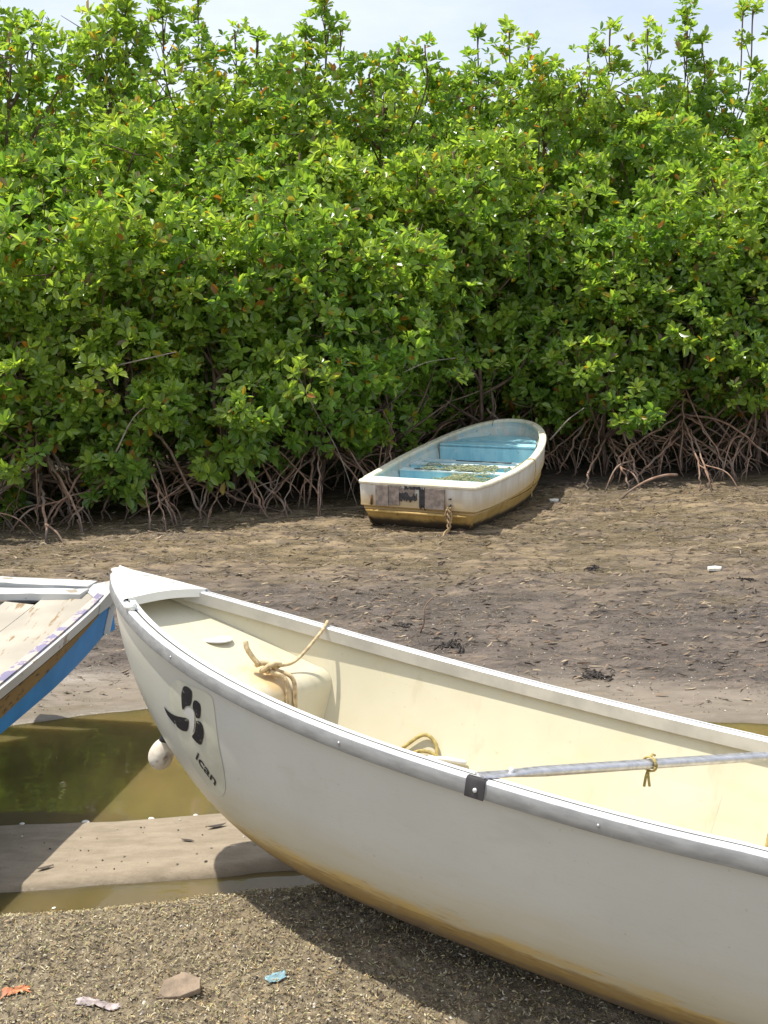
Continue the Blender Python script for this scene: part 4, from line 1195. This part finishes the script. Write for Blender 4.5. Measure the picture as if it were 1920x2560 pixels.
for (y0_, y1_, zt_, th_, m_) in ((0.96, 1.09, 0.385, 0.012, M_pale), (0.965, 1.085, 0.3725, 0.10, MD['blue']), (1.25, 1.40, 0.400, 0.012, M_pale), (1.255, 1.395, 0.3875, 0.11, MD['blue']), (1.56, 1.68, 0.392, 0.012, M_pale), (1.565, 1.675, 0.3795, 0.10, MD['blue'])):
    dpoly('bench_top' if m_ is M_pale else 'bench', 0.088, y0_, y1_, zt_, th_, m_)
for (cx_, cy_, lx_, cz_) in ((-0.24, 1.025, 0.36, 0.3862), (0.10, 1.025, 0.24, 0.3862), (0.06, 1.62, 0.56, 0.3932)):
    g = Geo(); g.box((cx_, cy_, cz_), (lx_, 0.040, 0.006)); g.build('bench_slot_shade', M_blackhole, dinghy, False)
dpoly('bow_bulkhead', 0.092, 1.90, 1.935, lambda y_: 0.505, 0.28, MD['blue'])
dpoly('bow_platform', 0.092, 1.90, 2.12, 0.520, 0.03, MD['blue'])
dpoly('bow_platform', 0.092, 2.20, 2.70, 0.525, 0.03, MD['blue'])
dpoly('hatch_well', 0.100, 2.10, 2.22, 0.470, 0.03, M_blackhole)
# loose seam along the far wall
g = Geo(); g.tube(spline([(-0.50, 1.86, 0.50), (-0.475, 1.84, 0.42), (-0.46, 1.82, 0.30)], 5), 0.006, 5); g.build('seam_batten', simple('dark_batten', (0.12, 0.16, 0.15), 0.8), dinghy)
# transom: two grey brown motor pads, flaking black paint, rub ridge, rust run
M_pad = simple('motor_pad', (0.27, 0.215, 0.175), 0.75, 0, 0.3, 25, 0.4)
def tplate(name, x0, x1, z0, z1, mat, y=-0.008, jag=0.0, seed=0, parent=dinghy):
    r_ = np.random.default_rng(seed); n = 14; top = []; bot = []
    for i in range(n + 1):
        x = x0 + (x1 - x0) * i / n; e = jag
        top.append((x, z1 + (r_.normal(0, e) if e else 0))); bot.append((x, z0 + (r_.normal(0, e) if e else 0)))
    V = []; F = []
    for yy_ in (y, y + 0.022):
        for p in top: V.append((p[0], yy_, p[1]))
        for p in bot: V.append((p[0], yy_, p[1]))
    m = n + 1
    for i in range(n):
        F.append((i, i + 1, m + i + 1, m + i)); F.append((2 * m + i, 3 * m + i, 3 * m + i + 1, 2 * m + i + 1))
        F.append((i, 2 * m + i, 2 * m + i + 1, i + 1)); F.append((m + i, m + i + 1, 3 * m + i + 1, 3 * m + i))
    F.append((0, m, 3 * m, 2 * m)); F.append((n, 2 * m + n, 3 * m + n, m + n))
    return fix_normals(mesh(name, V, F, mat, parent, False))
tplate('motor_pad', -0.36, -0.245, 0.225, 0.396, M_pad, -0.014)
tplate('motor_pad', -0.243, -0.150, 0.235, 0.392, M_pad, -0.006)
tplate('motor_pad', 0.085, 0.255, 0.222, 0.392, M_pad, -0.014)
tplate('flaking_paint', -0.148, -0.010, 0.320, 0.394, M_pad, -0.002, 0.012, 4)
M_flake = simple('black_peeled_paint', (0.035, 0.032, 0.032), 0.7, 0, 0.4, 30)
tplate('flaking_paint', -0.150, 0.005, 0.285, 0.345, M_flake, -0.004, 0.017, 7)
tplate('flaking_paint', -0.10, 0.04, 0.376, 0.396, M_flake, -0.005, 0.006, 3)
tplate('flaking_paint', 0.030, 0.080, 0.222, 0.385, M_flake, -0.004, 0.014, 9)
g = Geo(); g.tube([(x, 0.034 - 0.028 * 1, 0.172) for x in np.linspace(-0.46, 0.44, 9)], [0.004] + [0.012] * 7 + [0.004], 8); g.build('rub_ridge', MD['bottom'], dinghy)
g = Geo(); g.box((-0.405, 0.004, 0.265), (0.016, 0.02, 0.085), None, 0, 0.003); g.build('rust_strap', simple('rust', (0.16, 0.075, 0.03), 0.85), dinghy)
g = Geo(); g.box((0.300, -0.002, 0.315), (0.022, 0.022, 0.012), None, 0, 0.003); g.box((0.300, -0.002, 0.255), (0.016, 0.026, 0.03), None, 0, 0.003); g.build('mooring_eye', M_dark, dinghy)
DM4 = Matrix.Translation(DLOC) @ (Matrix.Rotation(DROT[2], 4, 'Z') @ Matrix.Rotation(DROT[1], 4, 'Y') @ Matrix.Rotation(DROT[0], 4, 'X'))
def dw(p): return DM4 @ Vector(p)
def in_dinghy(name, geo, mat, label, cat):
    geo.v = [dw(v)[:] for v in geo.v]; return tag(geo.build(name, mat), label, cat)
# frayed rope hanging from the eye to the mud
g = Geo(); rng = np.random.default_rng(2)
for k in range(2):
    z = 0.25; pts = []
    for i in range(15):
        z = 0.25 - i * 0.0178; a = i * 1.1 + math.pi * k
        pts.append((0.302 + 0.012 * math.cos(a) - (0.0 if i < 11 else (i - 10) * 0.012), -0.030 + 0.008 * math.sin(a) - (0 if i < 12 else 0.012 * (i - 11)), max(z, 0.006)))
    g.tube(spline(pts, 4), 0.0085, 6)
g.tube(spline([(0.285, -0.03, 0.235), (0.272, -0.032, 0.19), (0.285, -0.03, 0.15), (0.315, -0.034, 0.12), (0.325, -0.03, 0.17), (0.318, -0.028, 0.22)], 5), 0.007, 6)
in_dinghy('rope', g, simple('old_chain_rope', (0.36, 0.25, 0.13), 0.9, 0, 0.45, 50, 0.6), 'knotted rusty rope hanging down the transom of the beached dinghy', 'rope')
# line draped over the starboard rim
g = Geo(); q = 1.30; wq = DWT + (DWM - DWT) * math.sin(min(q / DL / 0.5, 1) * math.pi / 2); hq = DH0 + DHB * (q / DL) ** 2
g.tube(spline([(wq - 0.20, q - 0.1, 0.385), (wq - 0.10, q - 0.02, hq - 0.02), (wq - 0.04, q, hq + 0.014), (wq + 0.008, q + 0.01, hq - 0.004), (wq + 0.010, q + 0.015, hq - 0.08), (wq + 0.004, q + 0.0, hq - 0.19), (wq - 0.02, q + 0.02, hq - 0.25), (wq - 0.025, q + 0.03, 0.13)], 6), 0.0045, 6)
in_dinghy('cord', g, M_rope2, 'thin cord draped over the right rim of the beached dinghy', 'cord')
# heap of green fishing net
def net_heap():
    r_ = np.random.default_rng(17); g = Geo()
    for i in range(170):
        cx = r_.normal(0.08, 0.22); cy = r_.uniform(0.32, 0.96) if i % 3 else r_.uniform(0.9, 1.25)
        h = 0.290 + 0.095 * math.exp(-((cx - 0.18) / 0.22) ** 2) * r_.uniform(0.1, 1) + 0.02
        a = r_.uniform(0, 6.28); R1 = r_.uniform(0.03, 0.09); pts = []
        for k in range(9):
            t = a + k * 0.75; pts.append((float(np.clip(cx + R1 * math.cos(t) * (1 + 0.2 * k / 9), -0.42, 0.44)), float(np.clip(cy + R1 * 0.8 * math.sin(t), 0.24, 1.32)), (h if cy < 0.97 else 0.405) + r_.normal(0, 0.008)))
        g.tube(spline(pts, 3), 0.0035, 4)
    return in_dinghy('fishing_net', g, simple('green_net', (0.30, 0.31, 0.17), 0.9, 0, 0.35, 40), 'heap of tangled pale green fishing net inside the beached dinghy', 'net')
net_heap()

# ------------------------------------------------------------------ litter on the shore
def blades(name, n, xr, yr, keep, L, Wd, cols, seed, lift=0.004, tiltmax=0.5, curl=0.35, along=False):
    r_ = np.random.default_rng(seed)
    x = r_.uniform(*xr, n); y = r_.uniform(*yr, n); k = keep(x, y, r_); x, y = x[k], y[k]; n = len(x)
    z = ground_z(x, y)
    a = r_.uniform(0, 2 * np.pi, n) if not along else r_.normal(0, 0.45, n)
    el = r_.uniform(-0.15, tiltmax, n)
    D = np.stack([np.cos(a) * np.cos(el), np.sin(a) * np.cos(el), np.sin(el)], -1)
    Sd = unit(np.cross(D, [0, 0, 1.0]) + r_.normal(0, 0.5, (n, 3))); Nn = np.cross(Sd, D)
    l = r_.uniform(L[0], L[1], n)[:, None]; w = r_.uniform(Wd[0], Wd[1], n)[:, None]
    c = np.stack([x, y, z + lift + r_.uniform(0, 0.006, n)], -1); cu = r_.normal(0, curl, n)[:, None]
    p0 = c - D * l * 0.5; p1 = c + Nn * l * cu * 0.4; p2 = c + D * l * 0.5 + Sd * l * r_.normal(0, 0.2, n)[:, None]
    V = np.stack([p0 - Sd * w * 0.5, p0 + Sd * w * 0.5, p1 + Sd * w, p1 - Sd * w, p2 + Sd * w * 0.4, p2 - Sd * w * 0.4], 1).reshape(-1, 3)
    b = np.arange(n)[:, None] * 6
    Q = np.stack([b + [[0, 1, 2, 3]], b + [[3, 2, 4, 5]]], 1).reshape(-1, 4)
    cc = np.array(cols)[r_.integers(0, len(cols), n)] * r_.uniform(0.7, 1.25, (n, 1))
    t = NT(name); cm = t.n('Attribute', 'Color', props={'attribute_name': 'tint'}); m = t.fin(t.bsdf(Base_Color=cm, Roughness=0.75))
    return tag(np_mesh(name, V, Q, m, None, np.repeat(cc, 6, 0)), kind='stuff')
weedcols = [(0.44, 0.35, 0.17), (0.42, 0.36, 0.23), (0.24, 0.18, 0.09), (0.11, 0.08, 0.035), (0.10, 0.075, 0.04), (0.50, 0.44, 0.29), (0.36, 0.24, 0.12), (0.30, 0.29, 0.12)]
def on_bank(x, y, r): 
    eb, es, em = zones(x, y); return y < eb - 0.0 - 0.05 * r.uniform(0, 1, len(x))
tag(blades('dried_seagrass', 62000, (-1.6, 1.6), (1.85, 3.1), on_bank, (0.004, 0.013), (0.0009, 0.0021), weedcols, 41, 0.003, 0.7, along=False), 'dry tan seagrass wrack covering the near bank', 'seagrass')
def grit(name, n, xr, yr, keep, size, cols, seed):
    r_ = np.random.default_rng(seed); x = r_.uniform(*xr, n); y = r_.uniform(*yr, n); k = keep(x, y, r_); x, y = x[k], y[k]; n = len(x)
    c = np.stack([x, y, ground_z(x, y) + 0.002], -1); R = r_.uniform(size[0], size[1], (n, 1)) * r_.uniform(0.5, 1, (n, 1))
    a = r_.uniform(0, 6.28, n); e1 = np.stack([np.cos(a), np.sin(a), r_.normal(0, 0.2, n)], -1) * R * r_.uniform(0.8, 1.5, (n, 1)); e2 = np.stack([-np.sin(a), np.cos(a), r_.normal(0, 0.2, n)], -1) * R; e3 = np.array([[0, 0, 1.0]]) * R * 0.6
    V = np.stack([c + e1, c + e2, c - e1, c - e2, c + e3 + e1 * 0.25, c + e3 + e2 * 0.3, c + e3 - e1 * 0.3, c + e3 - e2 * 0.25], 1).reshape(-1, 3)
    b = np.arange(n)[:, None] * 8; Q = np.stack([b + [[0, 1, 5, 4]], b + [[1, 2, 6, 5]], b + [[2, 3, 7, 6]], b + [[3, 0, 4, 7]], b + [[4, 5, 6, 7]]], 1).reshape(-1, 4)
    cc = np.array(cols)[r_.integers(0, len(cols), n)] * r_.uniform(0.75, 1.15, (n, 1))
    t = NT(name); cm = t.n('Attribute', 'Color', props={'attribute_name': 'tint'}); m = t.fin(t.bsdf(Base_Color=cm, Roughness=0.8))
    return tag(np_mesh(name, V, Q, m, None, np.repeat(cc, 8, 0)), kind='stuff')
def on_shore(x, y, r):
    eb, es, em = zones(x, y); return (y < eb - 0.02) | ((y > eb + 0.09) & (y < es - 0.03) & (r.uniform(0, 1, len(x)) < 0.10)) | ((y > em + 0.05) & (r.uniform(0, 1, len(x)) < 0.30))
tag(grit('shell_grit', 30000, (-1.7, 1.9), (1.9, 6.0), on_shore, (0.0014, 0.0060), [(0.58, 0.54, 0.46), (0.22, 0.19, 0.15), (0.07, 0.055, 0.045), (0.33, 0.27, 0.16), (0.12, 0.09, 0.06), (0.5, 0.44, 0.34), (0.28, 0.23, 0.18), (0.09, 0.07, 0.055), (0.38, 0.31, 0.22)], 88), 'shell grit and pebbles sprinkled over the shore', 'grit')
mudcols = [(0.15, 0.11, 0.08), (0.09, 0.066, 0.05), (0.20, 0.14, 0.085), (0.24, 0.175, 0.115), (0.18, 0.11, 0.065), (0.16, 0.125, 0.10), (0.36, 0.28, 0.18), (0.045, 0.033, 0.026)]
def on_mud(x, y, r):
    eb, es, em = zones(x, y); d = y - em
    return (d > 0.12) & (r.uniform(0, 1, len(x)) < (0.25 + 0.75 * sstep(d, 0.2, 1.2)) * (0.35 + 1.3 * vnoise(x * 1.3, y * 2.6, 77))) & (y < 9.3 + 0.28 * x + 0.6)
tag(blades('leaf_litter', 34000, (-5.5, 5.5), (4.3, 10.6), on_mud, (0.012, 0.070), (0.0015, 0.007), mudcols, 42, 0.003, 0.30, along=True), 'brown leaf litter strewn over the mud flat', 'leaf litter')

def blob(name, px, mat, size, label, cat, seed, squash=0.5, rot=0.0, sub=3, rough=0.22, group=None, dz=0.0):
    r_ = np.random.default_rng(seed); bm = bmesh.new(); bmesh.ops.create_icosphere(bm, subdivisions=sub, radius=1.0)
    ph = r_.uniform(0, 6, 6)
    for v in bm.verts:
        c = v.co; k = 1 + rough * (math.sin(3 * c.x + ph[0]) * math.cos(2.6 * c.y + ph[1]) + 0.5 * math.sin(6 * c.y + ph[2] + 4 * c.z))
        v.co = Vector((c.x * size[0] * k, c.y * size[1] * k, c.z * size[2] * k))
    me = bpy.data.meshes.new(name); bm.to_mesh(me); bm.free(); me.materials.append(mat)
    me.polygons.foreach_set('use_smooth', np.full(len(me.polygons), True))
    o = link(name, me); o.location = (px[0], px[1], gz(px[0], px[1]) + size[2] * 0.35 + dz); o.rotation_euler = (0, 0, rot)
    return tag(o, label, cat, group)
M_shell = simple('bleached_shell', (0.75, 0.72, 0.62), 0.6, 0, 0.15, 30)
M_peb = simple('grey_pebble', (0.34, 0.29, 0.24), 0.8, 0, 0.3, 20)
def shell(x, y, r, label, seed):
    """a cockle half: ribbed dome with a beak"""
    V = []; F = []; n = 22; m = 6; r_ = np.random.default_rng(seed)
    for i in range(m + 1):
        f = i / m
        for j in range(n):
            a = 2 * math.pi * j / n; rib = 1 + 0.05 * math.cos(j * math.pi)
            R = r * math.sin(f * math.pi / 2) * (1 + 0.18 * math.cos(a)) * rib
            V.append((R * math.cos(a) - r * 0.15 * (1 - f), R * math.sin(a) * 0.85, r * 0.38 * math.cos(f * math.pi / 2)))
    for i in range(m):
        for j in range(n): F.append((i * n + j, i * n + (j + 1) % n, (i + 1) * n + (j + 1) % n, (i + 1) * n + j))
    o = mesh('shell', V, F, M_shell, None, True); o.location = (x, y, max(gz(x, y), WATER_Z - 0.004) + 0.001); o.rotation_euler = (r_.uniform(-0.3, 0.3), r_.uniform(-0.3, 0.3), r_.uniform(0, 6)); return tag(o, label, 'shell')
shell(-1.315, 3.375, 0.014, 'white shell at the puddle edge, nearest the left frame edge', 1)
shell(-1.085, 3.365, 0.016, 'white shell at the puddle edge, second from the left', 2)
shell(-0.855, 3.39, 0.013, 'white shell at the puddle edge, between the left two and the canoe hull', 3)
shell(-0.70, 3.40, 0.009, 'tiny white shell at the puddle edge touching the canoe hull in view', 4)
shell(-1.035, 2.84, 0.010, 'pale shell in the shaded seaweed left of the boat shadow tip', 5)
# flat brown stone in the wrack
def slab(name, x, y, pts, th, mat, tilt, rot, label, cat):
    V = [(p[0], p[1], th) for p in pts] + [(p[0] * 1.03, p[1] * 1.03, 0) for p in pts]; n = len(pts)
    F = [tuple(range(n))] + [(i, n + i, n + (i + 1) % n, (i + 1) % n) for i in range(n)] + [tuple(range(2 * n - 1, n - 1, -1))]
    o = fix_normals(mesh(name, V, F, mat, None, False)); o.location = (x, y, gz(x, y) + 0.004); o.rotation_euler = (tilt[0], tilt[1], rot)
    b = o.modifiers.new('bevel', 'BEVEL'); b.width = 0.002; b.segments = 2
    return tag(o, label, cat)
slab('flat_stone', -0.52, 2.21, [(-0.055, -0.03), (0.0, -0.04), (0.05, -0.028), (0.055, 0.005), (0.02, 0.04), (-0.03, 0.025)], 0.014, simple('brown_stone', (0.24, 0.18, 0.125), 0.8, 0, 0.25, 30, 0.5), (0.10, 0.0), 0.3, 'flat brown stone lying in the sunlit seaweed near the bottom', 'stone')
def scrap(x, y, lx, ly, mat, rot, seed, label):
    r_ = np.random.default_rng(seed); n, m = 10, 7; V = []; F = []
    for j in range(m):
        for i in range(n):
            u, v = i / (n - 1) * 2 - 1, j / (m - 1) * 2 - 1; k = 1 - 0.22 * max(0, abs(u) + abs(v) - 1.1) + 0.10 * r_.normal()
            px_, py_ = u * lx * k, v * ly * k * (1 - 0.25 * u); gzz = gz(x + px_ * math.cos(rot) - py_ * math.sin(rot), y + px_ * math.sin(rot) + py_ * math.cos(rot))
            V.append((px_, py_, gzz + 0.006 + 0.45 * ly * (vnoise(u * 1.7 + seed, v * 1.4, seed) - 0.35)))
    for j in range(m - 1):
        for i in range(n - 1): F.append((j * n + i, j * n + i + 1, (j + 1) * n + i + 1, (j + 1) * n + i))
    o = mesh('plastic_scrap', V, F, mat, None, False); o.location = (float(x), float(y), 0); o.rotation_euler = (0, 0, rot)
    sm = o.modifiers.new('thick', 'SOLIDIFY'); sm.thickness = 0.0012
    return tag(o, label, 'scrap')
scrap(-0.915, 2.215, 0.034, 0.020, simple('orange_plastic', (0.50, 0.17, 0.07), 0.6, 0, 0.4, 40), 0.2, 3, 'orange plastic scrap at the bottom left edge')
scrap(-0.285, 2.245, 0.026, 0.012, simple('blue_plastic', (0.20, 0.34, 0.38), 0.6, 0, 0.4, 40), 0.5, 5, 'small light blue plastic scrap in the seaweed below the canoe')
scrap(-0.70, 2.16, 0.055, 0.014, simple('lilac_plastic', (0.36, 0.30, 0.29), 0.7, 0, 0.4, 40), -0.1, 8, 'pale lilac strip lying left of the flat brown stone')
def dead_leaf(x, y, l, w, rot, curl, label, col):
    V = []; F = []; n = 8
    for i in range(n + 1):
        f = i / n; ww = w * math.sin(math.pi * min(1, f * 1.02)) ** 0.8 + 0.0004; zc = curl * l * (f - 0.5) ** 2 * 4
        for k in (-1, 0, 1): V.append((l * (f - 0.5), k * ww, zc + abs(k) * ww * 0.35 + 0.002))
    for i in range(n):
        for k in range(2): F.append((i * 3 + k, i * 3 + k + 1, (i + 1) * 3 + k + 1, (i + 1) * 3 + k))
    o = mesh('dead_leaf', V, F, simple('dead_leaf_%d' % (len(bpy.data.materials)), col, 0.7, 0, 0.3, 40), None, True)
    o.location = (x, y, gz(x, y) + 0.001); o.rotation_euler = (0, 0, rot); sm = o.modifiers.new('thick', 'SOLIDIFY'); sm.thickness = 0.0012
    return tag(o, label, 'leaf')
dead_leaf(-0.60, 3.27, 0.07, 0.008, 0.35, 0.12, 'curled dark leaf on the sand strip beside the canoe hull', (0.06, 0.045, 0.035))
dead_leaf(-0.685, 3.18, 0.05, 0.005, -0.25, 0.06, 'thin dark leaf on the sand strip, left of the curled one', (0.08, 0.06, 0.045))
dead_leaf(-1.12, 3.03, 0.055, 0.007, 0.5, 0.12, 'dark curved leaf in the middle of the sand strip', (0.09, 0.07, 0.05))
dead_leaf(-1.11, 2.93, 0.028, 0.006, -0.8, 0.05, 'small reddish brown leaf near the narrow channel', (0.22, 0.07, 0.045))
M_clump = simple('wet_black_weed', (0.035, 0.026, 0.02), 0.6, 0, 0.5, 40, 0.8)
def weed_clump(x, y, r, seed, label):
    r_ = np.random.default_rng(seed); g = Geo(); z = gz(x, y)
    for i in range(46):
        a = r_.uniform(0, 6.28); q = np.array([x + r_.normal(0, r * 0.5), y + r_.normal(0, r * 0.35), 0]); d = np.array([math.cos(a), math.sin(a) * 0.7, 0]) * r * r_.uniform(0.25, 0.8)
        h = r * r_.uniform(0.03, 0.22)
        pts = [q, q + d * 0.5, q + d]
        for k, (p, hh) in enumerate(zip(pts, (0.003, h, 0.004))): p[2] = gz(p[0], p[1]) + hh
        g.tube(spline(pts, 4), r_.uniform(0.0018, 0.0045), 5)
    return tag(g.build('weed_clump', M_clump), label, 'weed')
for i, (x, y, r, lab) in enumerate([(0.34, 5.18, 0.075, 'black weed clump on the mud just above the middle of the far gunwale'), (-0.10, 5.05, 0.06, 'black weed clump above the rope loop on the far gunwale'),
        (-1.05, 5.15, 0.06, 'black weed clump between the blue hull and the canoe bow'), (1.02, 4.74, 0.07, 'black weed clump near the right end of the far gunwale'), (2.35, 6.45, 0.07, 'black weed clump right of center on the open mud'),
        (1.45, 6.9, 0.05, 'small black weed clump on the mud below the dinghy'), (0.10, 5.55, 0.05, 'small black weed tuft left of centre on the mud')]):
    weed_clump(x, y, r, 60 + i, lab)
g = Geo(); g.tube(spline([(0.0, 0, 0), (0.01, 0.0, 0.08), (-0.005, 0.01, 0.17), (0.02, 0.0, 0.24)], 6), np.linspace(0.006, 0.003, 19), 6)
o = tag(g.build('stick', M_root), 'thin bare stick standing up from the mud above the canoe rim', 'stick'); o.location = (0.18, 5.42, gz(0.18, 5.42) - 0.02); o.rotation_euler = (0.1, 0.25, 0)
slab('white_stone', 2.24, 6.72, [(-0.05, -0.02), (0.03, -0.03), (0.055, 0.0), (0.02, 0.025), (-0.04, 0.02)], 0.02, M_shell, (0.1, 0.0), 0.2, 'pale stone on the open mud at the right', 'stone')
slab('white_stone', 1.62, 9.55, [(-0.05, -0.02), (0.03, -0.03), (0.055, 0.0), (0.02, 0.025), (-0.04, 0.02)], 0.02, M_shell, (0.1, 0.0), 0.4, 'pale stone by the roots right of the dinghy', 'stone')
g = Geo(); g.tube(spline([(0, 0, -0.02), (0.12, 0.02, 0.07), (0.30, 0.04, 0.16), (0.50, 0.12, 0.19), (0.70, 0.30, 0.16)], 8), np.linspace(0.010, 0.014, 33), 7)
o = tag(g.build('fallen_branch', M_root), 'low arching grey root branch standing on the mud right of the dinghy', 'branch'); o.location = (2.26, 9.62, gz(2.26, 9.62)); o.rotation_euler = (0, 0, 0.12)
# bare grey branches caught in the leaves
def at(px, py, d):
    v = (1280 - py) / FPX; u = (px - 960) / FPX
    r = _r2 * u + _u2 * v + _fw; r = r / r.y; return Vector((0, 0, CAM_H)) + r * d
for (pts, d, r, lab) in [([(225, 930), (330, 905), (440, 880)], 8.75, 0.009, 'bare grey branch slanting across the leaves at left'), ([(745, 940), (790, 1030), (850, 1140), (900, 1285)], 9.35, 0.007, 'long thin bare branch hanging down to the mud left of the dinghy'),
        ([(1375, 1100), (1420, 1050), (1460, 1020)], 10.3, 0.009, 'bare branch reaching up right from the dinghy bow'), ([(1010, 930), (1070, 905), (1140, 895)], 9.7, 0.006, 'short bare grey branch in the gap above the dinghy'),
        ([(290, 1130), (330, 1050), (370, 1010)], 8.7, 0.008, 'bare branch rising from the roots at left')]:
    P = [at(a, b, d) for a, b in pts]; twig([p[:] for p in P], r, lab)
